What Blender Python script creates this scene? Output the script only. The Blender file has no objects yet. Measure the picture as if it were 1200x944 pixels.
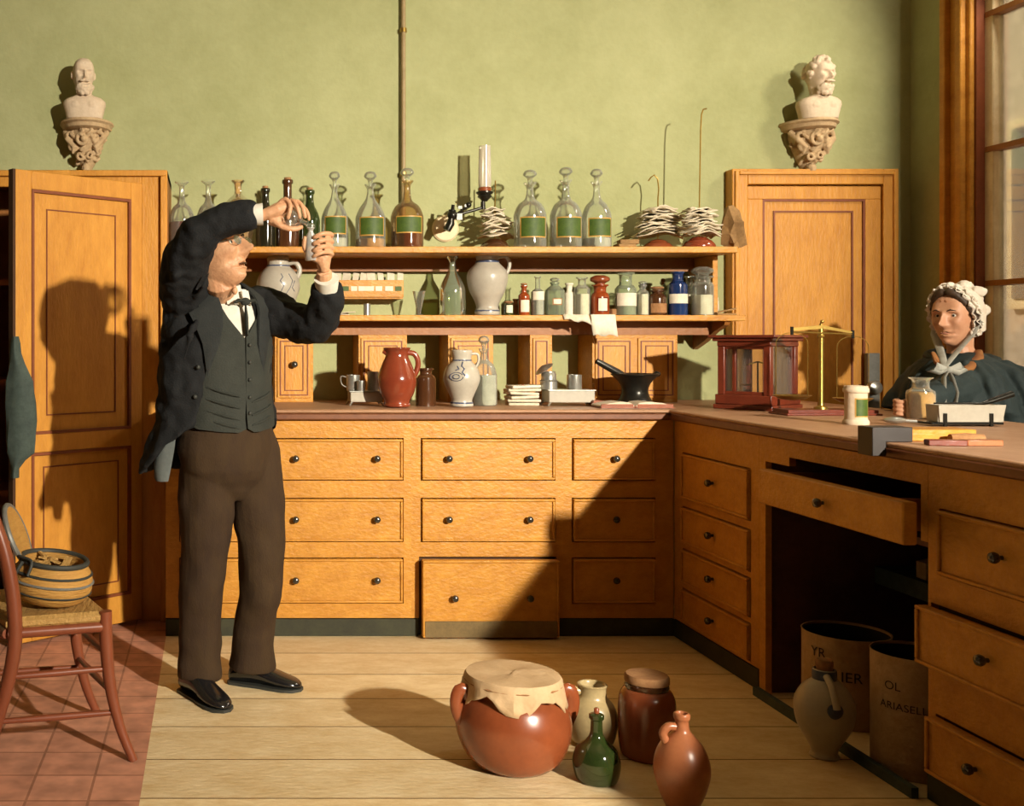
import bpy, bmesh, math, random
from mathutils import Vector, Matrix, Euler, noise
R = math.radians
PI = math.pi
scene = bpy.context.scene
COL = scene.collection

# ---------------------------------------------------------------- camera
F = 1246.0; HC = 1.25; VX, VY = 250.0, 399.0      # focal length in pixels, eye height, vanishing point
cam_d = bpy.data.cameras.new('camera')
cam = bpy.data.objects.new('camera', cam_d); COL.objects.link(cam)
cam.location = (0, 0, HC); cam.rotation_euler = (R(90), 0, 0)
cam_d.sensor_width = 36; cam_d.lens = F/1200*36
cam_d.shift_x = (600-VX)/1200; cam_d.shift_y = -(472-VY)/1200
cam_d.clip_start = .05
scene.camera = cam
scene.view_settings.view_transform = 'Standard'
scene.view_settings.look = 'None'
scene.view_settings.gamma = 1
scene.view_settings.use_curve_mapping = False
scene.view_settings.exposure = 0.1
# ---------------------------------------------------------------- light
world = bpy.data.worlds.new('sky'); scene.world = world; world.use_nodes = True
world.node_tree.nodes['Background'].inputs[0].default_value = (1.0, .88, .68, 1)
world.node_tree.nodes['Background'].inputs[1].default_value = .8
def area(name, loc, target, size, power, col, spread=180):
    d = bpy.data.lights.new(name, 'AREA'); d.shape = 'SQUARE'; d.size = size; d.energy = power; d.color = col; d.spread = R(spread)
    o = bpy.data.objects.new(name, d); COL.objects.link(o); o.location = loc
    o.rotation_euler = (Vector(target)-Vector(loc)).to_track_quat('-Z', 'Y').to_euler()
    return o
area('daylight_near_window', (3.43, -1.8, 2.70), (1.15, 4.5, 1.2), .17, 200, (1, .90, .74), 72)
area('daylight_far_window', (3.43, 4.38, 2.86), (2.2, 4.6, 1.9), .2, 10, (1, .88, .70), 150)
sd = bpy.data.lights.new('facade_fill_sun', 'SUN'); sd.energy = 14; sd.angle = R(2); sd.color = (1, .85, .65)  # added lamp that brightens only the house front outside the window
so = bpy.data.objects.new('facade_fill_sun', sd); COL.objects.link(so); so.rotation_euler = Vector((1, -.35, -.75)).to_track_quat('-Z', 'Y').to_euler(); so.location = (-6, 3, 8)

# ---------------------------------------------------------------- materials
def mat(name, col, rough=.6, col2=None, scale=6, amt=.5, stretch=(1, 1, 1), bump=.0, bscale=60, metal=0, spec=.4, emit=None, detail=5, coat=0):
    m = bpy.data.materials.new(name); m.use_nodes = True
    nt = m.node_tree; b = nt.nodes['Principled BSDF']
    b.inputs['Roughness'].default_value = rough; b.inputs['Metallic'].default_value = metal
    b.inputs['Specular IOR Level'].default_value = spec
    b.inputs['Coat Weight'].default_value = coat
    tc = nt.nodes.new('ShaderNodeTexCoord'); mp = nt.nodes.new('ShaderNodeMapping')
    nt.links.new(tc.outputs['Object'], mp.inputs[0]); mp.inputs['Scale'].default_value = stretch
    if col2 is None: col2 = tuple(c*.72 for c in col)
    n = nt.nodes.new('ShaderNodeTexNoise'); n.inputs['Scale'].default_value = scale; n.inputs['Detail'].default_value = detail
    n.inputs['Roughness'].default_value = .8
    nt.links.new(mp.outputs[0], n.inputs['Vector'])
    r = nt.nodes.new('ShaderNodeValToRGB')
    r.color_ramp.elements[0].position = .5-amt*.35; r.color_ramp.elements[1].position = .5+amt*.35
    r.color_ramp.elements[0].color = (*col2, 1); r.color_ramp.elements[1].color = (*col, 1)
    nt.links.new(n.outputs['Fac'], r.inputs[0]); nt.links.new(r.outputs[0], b.inputs['Base Color'])
    if bump:
        n2 = nt.nodes.new('ShaderNodeTexNoise'); n2.inputs['Scale'].default_value = bscale; n2.inputs['Detail'].default_value = 4
        nt.links.new(mp.outputs[0], n2.inputs['Vector'])
        bp = nt.nodes.new('ShaderNodeBump'); bp.inputs['Strength'].default_value = bump; bp.inputs['Distance'].default_value = .01
        nt.links.new(n2.outputs['Fac'], bp.inputs['Height']); nt.links.new(bp.outputs[0], b.inputs['Normal'])
    return m
def glassmat(name, tint=(.93, .95, .9), body=(.7, .72, .62), milk=.06, rough=.06, edge=.40):
    m = bpy.data.materials.new(name); m.use_nodes = True; nt = m.node_tree; N = nt.nodes; L = nt.links
    N.remove(N['Principled BSDF']); out = N['Material Output']
    t = N.new('ShaderNodeBsdfTransparent'); t.inputs[0].default_value = (*tint, 1)
    d = N.new('ShaderNodeBsdfDiffuse'); d.inputs[0].default_value = (*body, 1)
    g = N.new('ShaderNodeBsdfGlossy'); g.inputs['Roughness'].default_value = rough
    lw = N.new('ShaderNodeLayerWeight'); lw.inputs[0].default_value = .35
    m1 = N.new('ShaderNodeMixShader'); m2 = N.new('ShaderNodeMixShader')
    ma = N.new('ShaderNodeMath'); ma.operation = 'MULTIPLY_ADD'; ma.inputs[1].default_value = edge; ma.inputs[2].default_value = milk
    L.new(lw.outputs['Facing'], ma.inputs[0]); L.new(ma.outputs[0], m1.inputs[0])
    L.new(t.outputs[0], m1.inputs[1]); L.new(d.outputs[0], m1.inputs[2])
    mb = N.new('ShaderNodeMath'); mb.operation = 'MULTIPLY_ADD'; mb.inputs[1].default_value = .8; mb.inputs[2].default_value = .05
    L.new(lw.outputs['Fresnel'], mb.inputs[0]); L.new(mb.outputs[0], m2.inputs[0])
    L.new(m1.outputs[0], m2.inputs[1]); L.new(g.outputs[0], m2.inputs[2]); L.new(m2.outputs[0], out.inputs[0])
    return m
M = {}
M['wall'] = mat('green_wall', (.43, .44, .235), .9, (.27, .285, .125), 1.5, 1.0, bump=.25, bscale=45, spec=.15)
M['wood'] = mat('orange_grained_wood', (.66, .32, .046), .45, (.34, .125, .013), 8, .95, (1, 1, 1.7), .35, 45, spec=.35)
M['woodd'] = mat('orange_wood_door', (.67, .32, .05), .45, (.40, .155, .018), 6, .95, (2.4, 2.4, .7), .22, 40, spec=.35)
M['molding'] = mat('dark_red_molding', (.23, .062, .018), .5, (.16, .04, .012), 8)
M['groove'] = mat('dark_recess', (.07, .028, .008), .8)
M['brownwood'] = mat('brown_wood', (.34, .13, .026), .5, (.22, .075, .014), 5, .9, (1, 3, 1), .2, 40)  # darker and browner than the orange wood of the fronts
M['lipskin'] = mat('dull_lip_skin', (.40, .17, .11), .55, (.32, .13, .08), 14)
M['pipe'] = mat('dull_pipe_paint', (.34, .25, .12), .45, (.24, .17, .07), 20)
M['blackwood_shade'] = mat('black_wood_and_drum_shade', (.022, .015, .012), .5)  # black wood of the bench hook, also the painted shade inside the drums
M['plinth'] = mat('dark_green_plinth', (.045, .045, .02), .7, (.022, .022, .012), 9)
M['worktop'] = mat('worn_worktop', (.46, .27, .155), .5, (.30, .145, .07), 7, .9, (1, 1, 1), .2, 50)
M['topedge'] = mat('worktop_edge', (.20, .072, .026), .45, (.12, .038, .014), 9)
M['plaster'] = mat('plaster', (.66, .54, .40), .8, (.52, .40, .27), 14, .8, bump=.15)
M['plasterd'] = mat('aged_plaster', (.58, .43, .25), .85, (.34, .22, .11), 26, .9, bump=.3)
M['iron'] = mat('dark_iron', (.03, .028, .022), .28, metal=.6)
M['knob'] = mat('dark_knob', (.035, .03, .022), .18, spec=.8)
M['brass'] = mat('brass', (.50, .33, .08), .3, metal=.85)
M['tin'] = mat('tin', (.50, .50, .46), .3, (.32, .32, .28), 12, metal=.75)
M['glass'] = glassmat('clear_glass')
M['glassw'] = glassmat('window_glass', (.96, .96, .94), (.7, .68, .6), .02, .03, .15)
M['glassg'] = glassmat('greenish_glass', (.75, .82, .68), (.42, .48, .34), .25)
M['dark'] = mat('dark_bottle_glass', (.018, .016, .008), .07, spec=.9)
M['dgreen'] = mat('dark_green_glass', (.028, .045, .010), .08, (.014, .024, .006), 7, spec=.9)
M['blue'] = mat('cobalt_glass', (.014, .035, .12), .08, spec=.9)
M['amber'] = mat('amber_glass', (.30, .058, .012), .1, (.20, .035, .008), 9, spec=.9)
M['brownglass'] = mat('brown_glass', (.075, .028, .010), .12, spec=.9)
M['red'] = mat('red_liquid', (.13, .012, .004), .2)
M['yell'] = mat('amber_liquid', (.42, .20, .05), .2)
M['pale'] = mat('pale_liquid', (.45, .44, .36), .2)
M['gold'] = mat('gold_label_border', (.55, .30, .06), .45)
M['label'] = mat('green_label', (.060, .105, .010), .6, (.032, .065, .007), 40)
M['white'] = mat('white_label', (.75, .70, .55), .7, (.62, .56, .42), 30)
M['paper'] = mat('paper', (.68, .61, .47), .85, (.52, .44, .31), 20)
M['kraft'] = mat('brown_paper', (.33, .19, .07), .8, (.16, .085, .028), 12, bump=.2)
M['stone'] = mat('grey_stoneware', (.47, .43, .35), .28, (.32, .29, .23), 9, .9)
M['stoneb'] = mat('blue_glaze', (.035, .05, .10), .3, (.07, .09, .15), 30)
M['terra'] = mat('glazed_terracotta', (.31, .080, .026), .25, (.17, .040, .014), 4, .9, spec=.7)
M['terrad'] = mat('brown_red_glaze', (.235, .046, .018), .16, (.16, .028, .012), 5, spec=.8)
M['beige'] = mat('beige_stoneware', (.52, .40, .20), .3, (.33, .25, .12), 6, spec=.6)
M['salmon'] = mat('pinkish_stoneware', (.42, .155, .065), .3, (.30, .10, .04), 6, spec=.5)
M['cork'] = mat('cork', (.36, .19, .08), .9, (.24, .11, .04), 30)
M['mahog'] = mat('mahogany', (.17, .030, .012), .3, (.11, .018, .008), 12, spec=.6)
M['skin'] = mat('skin', (.62, .36, .20), .5, (.42, .19, .09), 22, .8, bump=.3, bscale=70)
M['skinw'] = mat('womans_skin', (.60, .33, .19), .5, (.47, .215, .12), 14, .8)
M['skinred'] = mat('reddened_skin', (.52, .17, .10), .55, (.42, .12, .07), 14)
M['coat'] = mat('black_coat_cloth', (.0125, .0130, .0135), .85, (.006, .0065, .007), 7, .8, bump=.3, bscale=180, spec=.25)
M['vest'] = mat('dark_grey_waistcoat', (.040, .043, .035), .85, (.022, .024, .019), 9, .8, bump=.3, bscale=180, spec=.25)
M['lining'] = mat('grey_lining', (.14, .16, .15), .8, (.09, .10, .095), 9)
M['trouser'] = mat('brown_trouser_cloth', (.060, .036, .014), .88, (.026, .014, .010), 4, .9, (1.5, 1.5, .6), .25, 160, spec=.2)
M['shoe'] = mat('polished_black_leather', (.010, .010, .011), .16, spec=.8)
M['shirt'] = mat('white_shirt', (.72, .68, .58), .8)
M['hair'] = mat('grey_hair', (.38, .34, .28), .8, (.26, .22, .17), 40)
M['cloak'] = mat('dark_blue_green_cloak', (.032, .046, .044), .75, (.012, .020, .022), 6, .8, bump=.2, bscale=120, spec=.25)
M['bonnet'] = mat('white_bonnet_cloth', (.74, .68, .58), .8, (.58, .50, .40), 14)
M['ribbon'] = mat('grey_ribbon', (.38, .38, .33), .7)
M['chairwood'] = mat('red_brown_chair_wood', (.24, .068, .030), .32, (.16, .04, .016), 9, .9, (1, 1, .4), spec=.5)
M['rush'] = mat('woven_rush', (.52, .32, .10), .7, (.30, .16, .04), 60, .9, (1, .2, 1), .6, 90)
M['straw'] = mat('yellow_basket', (.55, .31, .075), .7, (.36, .17, .035), 40, .9, (.3, .3, 1.6), .6, 110)
M['black'] = mat('black_trim', (.04, .042, .035), .6)
M['parch'] = mat('parchment', (.64, .46, .27), .75, (.46, .29, .14), 8, .9, bump=.3, bscale=50)
M['bin'] = mat('buff_drum', (.56, .40, .24), .7, (.32, .20, .09), 14, .9, (1, 1, 1), .6, 30)
M['ink'] = mat('ink', (.03, .018, .01), .8)
M['bluepaint'] = mat('teal_cloth', (.060, .085, .070), .8, (.03, .045, .04), 20)
M['greyiron'] = mat('grey_lock_metal', (.22, .22, .20), .45, (.16, .16, .14), 30, metal=.3)
M['cream'] = mat('cream_window_paint', (.74, .62, .40), .6, (.60, .47, .27), 10)
M['lampglass'] = glassmat('frosted_lamp_glass', (.88, .84, .78), (.78, .70, .60), .32, .2)

# floor planks
def plank_mat():
    m = mat('pale_floor_planks', (.92, .78, .50), .7, (.58, .38, .15), 6, .85, (.8, 1.5, 1), .35, 40)
    nt = m.node_tree; N = nt.nodes; L = nt.links; b = N['Principled BSDF']
    src = b.inputs['Base Color'].links[0].from_socket
    tc = N.new('ShaderNodeTexCoord'); sep = N.new('ShaderNodeSeparateXYZ'); L.new(tc.outputs['Object'], sep.inputs[0])
    md = N.new('ShaderNodeMath'); md.operation = 'MULTIPLY_ADD'; md.inputs[1].default_value = 1/.27; md.inputs[2].default_value = 40.25
    L.new(sep.outputs['Y'], md.inputs[0])
    fr = N.new('ShaderNodeMath'); fr.operation = 'FRACT'; L.new(md.outputs[0], fr.inputs[0])
    lt = N.new('ShaderNodeMath'); lt.operation = 'LESS_THAN'; lt.inputs[1].default_value = .022; L.new(fr.outputs[0], lt.inputs[0])
    fl = N.new('ShaderNodeMath'); fl.operation = 'FLOOR'; L.new(md.outputs[0], fl.inputs[0])
    wn = N.new('ShaderNodeTexWhiteNoise'); wn.noise_dimensions = '1D'; L.new(fl.outputs[0], wn.inputs['W'])
    mr = N.new('ShaderNodeMapRange'); mr.inputs['To Min'].default_value = .85; mr.inputs['To Max'].default_value = 1.08
    L.new(wn.outputs['Value'], mr.inputs['Value'])
    vm = N.new('ShaderNodeVectorMath'); vm.operation = 'SCALE'; L.new(src, vm.inputs[0]); L.new(mr.outputs[0], vm.inputs['Scale'])
    mx = N.new('ShaderNodeMix'); mx.data_type = 'RGBA'; L.new(lt.outputs[0], mx.inputs[0])
    L.new(vm.outputs[0], mx.inputs[6]); mx.inputs[7].default_value = (.16, .08, .02, 1)
    L.new(mx.outputs[2], b.inputs['Base Color'])
    return m
def brick_mat(name, c1, c2, mortar, sx, sy, ms, flip=False, off=.0, bump=.3):
    m = bpy.data.materials.new(name); m.use_nodes = True; nt = m.node_tree; N = nt.nodes; L = nt.links; b = N['Principled BSDF']
    tc = N.new('ShaderNodeTexCoord'); mp = N.new('ShaderNodeMapping'); L.new(tc.outputs['Object'], mp.inputs[0])
    if flip: mp.inputs['Rotation'].default_value = flip
    bt = N.new('ShaderNodeTexBrick'); L.new(mp.outputs[0], bt.inputs['Vector'])
    bt.inputs['Color1'].default_value = (*c1, 1); bt.inputs['Color2'].default_value = (*c2, 1); bt.inputs['Mortar'].default_value = (*mortar, 1)
    bt.inputs['Scale'].default_value = 1; bt.inputs['Brick Width'].default_value = sx; bt.inputs['Row Height'].default_value = sy
    bt.inputs['Mortar Size'].default_value = ms; bt.offset = off
    n = N.new('ShaderNodeTexNoise'); n.inputs['Scale'].default_value = 14; L.new(mp.outputs[0], n.inputs['Vector'])
    mr = N.new('ShaderNodeMapRange'); mr.inputs['From Min'].default_value = .3; mr.inputs['From Max'].default_value = .7
    mr.inputs['To Min'].default_value = .75; mr.inputs['To Max'].default_value = 1.2; L.new(n.outputs['Fac'], mr.inputs['Value'])
    vm = N.new('ShaderNodeVectorMath'); vm.operation = 'SCALE'; L.new(bt.outputs['Color'], vm.inputs[0]); L.new(mr.outputs[0], vm.inputs['Scale'])
    L.new(vm.outputs[0], b.inputs['Base Color']); b.inputs['Roughness'].default_value = .75
    bp = N.new('ShaderNodeBump'); bp.inputs['Strength'].default_value = bump; bp.inputs['Distance'].default_value = .01
    L.new(n.outputs['Fac'], bp.inputs['Height']); L.new(bp.outputs[0], b.inputs['Normal'])
    return m
M['planks'] = plank_mat()
M['tiles'] = brick_mat('terracotta_tiles', (.56, .265, .165), (.48, .215, .13), (.32, .14, .08), .17, .17, .004)
M['facade'] = brick_mat('house_across', (.70, .58, .42), (.62, .50, .38), (.50, .41, .31), .9, .7, .02, (R(90), 0, R(90)))

# ---------------------------------------------------------------- mesh helpers
def P(px, py, Y):
    s = F/Y; return Vector(((px-VX)/s, Y, HC-(py-VY)/s))
class MB:
    def __init__(s): s.bm = bmesh.new(); s.mi = 0; s.T = None
    def v(s, p):
        p = Vector(p)
        if s.T is not None: p = s.T @ p
        return s.bm.verts.new(p)
    def f(s, vs):
        try:
            f = s.bm.faces.new(vs); f.material_index = s.mi; return f
        except ValueError: return None
    def box(s, x0, x1, y0, y1, z0, z1):
        c = [s.v((x, y, z)) for z in (z0, z1) for y in (y0, y1) for x in (x0, x1)]
        for q in ((0, 2, 3, 1), (4, 5, 7, 6), (0, 1, 5, 4), (2, 6, 7, 3), (0, 4, 6, 2), (1, 3, 7, 5)): s.f([c[i] for i in q])
        return s
    def obox(s, c, size, rot=(0, 0, 0)):
        m = Matrix.Translation(Vector(c)) @ Euler(rot).to_matrix().to_4x4(); h = [d/2 for d in size]
        old = s.T; s.T = m if old is None else old @ m
        s.box(-h[0], h[0], -h[1], h[1], -h[2], h[2]); s.T = old
        return s
    def loft(s, rings, cap0=True, cap1=True, closed=True):
        vr = [[s.v(p) for p in r] for r in rings]; n = len(vr[0])
        for a, b in zip(vr, vr[1:]):
            for i in range(n if closed else n-1):
                j = (i+1) % n; s.f([a[i], a[j], b[j], b[i]])
        if cap0: s.f(list(reversed(vr[0])))
        if cap1: s.f(vr[-1])
        return s
    def lathe(s, prof, c=(0, 0, 0), n=32, axis=None, cap0=True, cap1=True, sx=1, sy=1):
        c = Vector(c); m = axis if axis is not None else Matrix.Identity(3)
        rings = [[c + m @ Vector((r*sx*math.cos(2*PI*i/n), r*sy*math.sin(2*PI*i/n), z)) for i in range(n)] for r, z in prof]
        return s.loft(rings, cap0, cap1)
    def tube(s, path, rad, n=10, flat=1.0, ref=(0, 0, 1), cap=True):
        path = [Vector(p) for p in path]; k = len(path)
        if not hasattr(rad, '__len__'): rad = [rad]*k
        rings = []; prev = None
        for i in range(k):
            d = (path[min(i+1, k-1)]-path[max(i-1, 0)])
            d = d.normalized() if d.length > 1e-9 else Vector((0, 0, 1))
            if prev is None:
                r = Vector(ref)
                if abs(r.dot(d)) > .95: r = Vector((1, 0, 0)) if abs(d.x) < .9 else Vector((0, 1, 0))
                a = r.cross(d).normalized()
            else:
                a = prev - d*prev.dot(d); a.normalize()
            b = d.cross(a).normalized(); prev = a
            fl = flat[i] if hasattr(flat, '__len__') else flat
            rings.append([path[i] + a*rad[i]*math.cos(2*PI*j/n) + b*rad[i]*fl*math.sin(2*PI*j/n) for j in range(n)])
        return s.loft(rings, cap, cap)
    def ball(s, c, r, n=14, m=9, rot=None):
        if not hasattr(r, '__len__'): r = (r, r, r)
        c = Vector(c); q = rot if rot is not None else Matrix.Identity(3)
        top = s.v(c + q @ Vector((0, 0, r[2]))); bot = s.v(c - q @ Vector((0, 0, r[2]))); rings = []
        for i in range(1, m):
            t = PI*i/m
            rings.append([s.v(c + q @ Vector((r[0]*math.sin(t)*math.cos(2*PI*j/n), r[1]*math.sin(t)*math.sin(2*PI*j/n), r[2]*math.cos(t)))) for j in range(n)])
        for j in range(n):
            k = (j+1) % n
            s.f([top, rings[0][j], rings[0][k]]); s.f([bot, rings[-1][k], rings[-1][j]])
            for a, b in zip(rings, rings[1:]): s.f([a[j], b[j], b[k], a[k]])
        return s
    def prism(s, pts, d, y0, y1, axis='y'):
        # outline of (a, b) points extruded along an axis
        def mk(a, b, t): return {'y': (a, t, b), 'x': (t, a, b), 'z': (a, b, t)}[axis]
        A = [s.v(mk(a, b, y0)) for a, b in pts]; B = [s.v(mk(a, b, y1)) for a, b in pts]; n = len(pts)
        s.f(A); s.f(list(reversed(B)))
        for i in range(n):
            j = (i+1) % n; s.f([A[i], B[i], B[j], A[j]])
        return s
    def build(s, name, m, parent=None, world=False, bevel=0, smooth=True, angle=38, remesh=0, smit=0, disp=0, dscale=.05, solid=0, sub=0, seg=2):
        bmesh.ops.recalc_face_normals(s.bm, faces=s.bm.faces[:])
        me = bpy.data.meshes.new(name); s.bm.to_mesh(me); s.bm.free()
        for x in (m if isinstance(m, (list, tuple)) else [m]): me.materials.append(x)
        o = bpy.data.objects.new(name, me); COL.objects.link(o)
        if parent is not None:
            o.parent = parent
            if world:
                mw = parent.matrix_basis.copy(); pp = parent.parent
                while pp is not None: mw = pp.matrix_basis @ mw; pp = pp.parent
                me.transform(mw.inverted())
        elif world:
            me.update()
            xs = [v.co for v in me.vertices]
            c = Vector(((min(v.x for v in xs)+max(v.x for v in xs))/2, (min(v.y for v in xs)+max(v.y for v in xs))/2, min(v.z for v in xs)))
            me.transform(Matrix.Translation(-c)); o.location = c
        if smooth:
            for p in me.polygons: p.use_smooth = True
            me.set_sharp_from_angle(angle=R(angle))
        if solid:
            q = o.modifiers.new('s', 'SOLIDIFY'); q.thickness = solid; q.offset = 0
        if bevel:
            q = o.modifiers.new('b', 'BEVEL'); q.width = bevel; q.segments = seg; q.limit_method = 'ANGLE'; q.angle_limit = R(40)
        if remesh:
            q = o.modifiers.new('r', 'REMESH'); q.mode = 'VOXEL'; q.voxel_size = remesh; q.use_smooth_shade = True
        if sub:
            q = o.modifiers.new('u', 'SUBSURF'); q.levels = sub; q.render_levels = sub
        if disp:
            t = bpy.data.textures.new(name+'_folds', 'CLOUDS'); t.noise_scale = dscale; t.noise_depth = 1
            q = o.modifiers.new('d', 'DISPLACE'); q.texture = t; q.strength = disp; q.mid_level = .5; q.texture_coords = 'LOCAL'
        if smit:
            q = o.modifiers.new('m', 'SMOOTH'); q.iterations = smit; q.factor = .6
        return o
def root(name, loc, label, cat, group=None, rz=0):
    o = bpy.data.objects.new(name, None); COL.objects.link(o); o.location = loc; o.rotation_euler = (0, 0, rz)
    o.empty_display_size = .05
    return tag(o, label, cat, group)
def tag(o, label, cat, group=None, kind=None):
    o['label'] = label; o['category'] = cat
    if group: o['group'] = group
    if kind: o['kind'] = kind
    return o
def struct(o): o['kind'] = 'structure'; return o
def cr(pts, k=6):
    # Catmull-Rom through tuples of any length
    out = []; n = len(pts); pts = [tuple(p) for p in pts]
    for i in range(n-1):
        p0 = pts[max(i-1, 0)]; p1 = pts[i]; p2 = pts[i+1]; p3 = pts[min(i+2, n-1)]
        for j in range(k):
            t = j/k
            out.append(tuple(.5*((2*b)+(-a+c)*t+(2*a-5*b+4*c-d)*t*t+(-a+3*b-3*c+d)*t*t*t) for a, b, c, d in zip(p0, p1, p2, p3)))
    out.append(pts[-1]); return out
# ---------------------------------------------------------------- the room
M['unseenwall'] = mat('dark_unseen_wall', (.26, .21, .13), .9)  # unseen walls kept dark to cut light bounced onto the shaded floor
BY = 5.2      # back wall
RX = 3.41     # right wall
LX, FY, CZ = -2.6, -4.2, 3.75
struct(MB().box(-.2, RX+.2, FY, BY+.2, -.06, 0).build('floor', M['planks'], smooth=False))
struct(MB().box(LX-.2, -.2, FY, BY+.2, -.06, 0).build('floor_tiles', M['tiles'], smooth=False))
struct(MB().box(LX-.2, RX+.2, BY, BY+.2, 0, CZ).build('wall_back', M['wall'], smooth=False))
struct(MB().box(LX-.2, LX, FY, BY, 0, CZ).build('wall_left', M['unseenwall'], smooth=False))
struct(MB().box(LX-.2, RX+.2, FY, BY+.2, CZ, CZ+.1).build('ceiling', M['cream'], smooth=False))
struct(MB().box(LX-.2, RX+.2, FY-.2, FY, 0, CZ).build('wall_front', M['unseenwall'], smooth=False))
W1 = (3.15, 4.76, .86, 3.42); W2 = (-2.9, -.5, .86, 3.56)
b = MB(); t = RX+.09
ys = [FY, W2[0], W2[1], W1[0], W1[1], BY]
b.box(RX, t, ys[0], ys[1], 0, CZ); b.box(RX, t, ys[2], ys[3], 0, CZ); b.box(RX, t, ys[4], ys[5], 0, CZ)
for w in (W1, W2): b.box(RX, t, w[0], w[1], 0, w[2]); b.box(RX, t, w[0], w[1], w[3], CZ)
struct(b.build('wall_right', M['wall'], smooth=False))
def window(name, w, bars):
    y0, y1, z0, z1 = w
    r = bpy.data.objects.new(name, None); COL.objects.link(r); r.location = (RX, (y0+y1)/2, z0); struct(r)
    b = MB()   # architrave: flat board with a raised outer ridge
    for (a0, a1, c0, c1) in ((y1, y1+.165, z0-.1, z1+.16), (y0-.165, y0, z0-.1, z1+.16), (y0, y1, z1, z1+.16)):
        b.box(RX-.022, RX, a0, a1, c0, c1)
    for yy in (y1+.13, y0-.165): b.box(RX-.05, RX, yy, yy+.035, z0-.1, z1+.16)
    for yy in (y1+.028, y0-.068): b.box(RX-.046, RX, yy, yy+.04, z0-.1, z1+.12)
    b.build('architrave', M['wood'], r, world=True, bevel=.006)
    MB().box(RX-.06, RX+.03, y0-.06, y1+.06, z0-.04, z0).build('window_sill', M['cream'], r, world=True, bevel=.008)
    b = MB()
    b.box(RX+.035, RX+.085, y1-.062, y1, z0, z1); b.box(RX+.035, RX+.085, y0, y0+.062, z0, z1)
    b.box(RX+.035, RX+.085, y0, y1, z1-.08, z1); b.box(RX+.035, RX+.085, y0, y1, z0, z0+.10)
    b.build('sash', M['cream'], r, world=True, bevel=.006)
    b = MB(); b.box(RX-.003, RX+.034, y1-.014, y1, z0, z1); b.box(RX-.003, RX+.034, y0, y0+.014, z0, z1); b.build('lining', M['molding'], r, world=True)
    b = MB()
    for z in bars: b.box(RX+.03, RX+.08, y0+.02, y1-.02, z-.012, z+.012)
    b.build('glazing_bar', M['brownwood'], r, world=True)
    b = MB(); b.box(RX+.035, RX+.08, (y0+y1)/2-.02, (y0+y1)/2+.02, z0+.05, z1-.05); b.build('mullion', M['cream'], r, world=True)
    MB().box(RX+.060, RX+.064, y0+.05, y1-.05, z0+.05, z1-.05).build('pane', M['glassw'], r, world=True)
window('window_1', W1, (1.505, 2.10, 2.70))
window('window_2', W2, (1.505, 2.10, 2.70))
f = root('house_front', (6.4, 4.5, -.5), 'pale plastered house front seen through the window at right', 'building')
MB().box(6.4, 6.7, -3, 12, -.5, 6).build('wall', M['facade'], f, world=True, smooth=False)
for yy in (3.6, 5.6, 7.6):
    q = MB().box(6.34, 6.42, yy, yy+.9, 1.5, 3.0).build('window', M['cream'], f, world=True)
    MB().box(6.32, 6.345, yy+.08, yy+.82, 1.58, 2.92).build('pane', M['greyiron'], q, world=True)

# gas pipe on the wall
p = P(473, 0, 5.17)
g = root('wall_pipe', (p.x, 5.178, 1.69), 'thin upright pipe running up the green wall to the ceiling', 'pipe')
MB().tube([(p.x, 5.178, 1.69), (p.x, 5.178, CZ)], .0115, 10).build('tube', M['pipe'], g, world=True)
for z in (2.05, 2.75): MB().tube([(p.x, 5.178, z), (p.x, 5.178, z+.02)], .017, 10).build('collar', M['brass'], g, world=True)

# ---------------------------------------------------------------- panelled doors
def raised_panel(b, x0, x1, z0, z1, y, steps):
    """nested mitred frames on the face y (towards -y); b is the MB; steps: list of (inset, width, height)"""
    for ins, w, h, mi in steps:
        a0, a1, c0, c1 = x0+ins, x1-ins, z0+ins, z1-ins; b.mi = mi
        b.box(a0, a1, y-h, y, c1-w, c1); b.box(a0, a1, y-h, y, c0, c0+w)
        b.box(a0, a0+w, y-h, y, c0+w, c1-w); b.box(a1-w, a1, y-h, y, c0+w, c1-w)
    b.mi = 0
# right door in the back wall
s = F/5.14
dx0, dx1, dz = (857-VX)/s, (1052-VX)/s, HC+(VY-198)/s
d = bpy.data.objects.new('door_1', None); COL.objects.link(d); d.location = ((dx0+dx1)/2, BY, 0); struct(d)
b = MB(); w = .075
b.box(dx0, dx0+w, 5.13, BY, 0, dz); b.box(dx1-w, dx1, 5.13, BY, 0, dz); b.box(dx0+w, dx1-w, 5.13, BY, dz-w, dz)
b.box(dx0+.01, dx0+.03, 5.118, 5.14, 0, dz-.01); b.box(dx1-.03, dx1-.01, 5.118, 5.14, 0, dz-.01); b.box(dx0+.03, dx1-.03, 5.118, 5.14, dz-.03, dz-.01)
b.build('door_frame', M['woodd'], d, world=True, bevel=.004)
b = MB(); a0, a1 = dx0+w+.004, dx1-w-.004
b.box(a0, a1, 5.155, BY, .01, dz-w-.005)
b.box(a0, a1, 5.143, 5.16, dz-w-.07, dz-w-.006); b.box(a0, a0+.075, 5.143, 5.16, .01, dz-w-.07); b.box(a1-.075, a1, 5.143, 5.16, .01, dz-w-.07)
b.box(a0+.075, a1-.075, 5.143, 5.16, .66, .80)
o = b.build('door_leaf', M['woodd'], d, world=True, bevel=.003)
b = MB(); raised_panel(b, a0+.075, a1-.075, .80, dz-w-.07, 5.155, [(0, .010, .010, 0), (.055, .008, .006, 0)]); b.build('panel_molding', M['molding'], d, world=True)
lock = MB().obox(P(1022, 450, 5.12), (.06, .03, .30)).build('lock_case', M['greyiron'], d, world=True, bevel=.004)
kp = P(1023, 454, 5.07)
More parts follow.
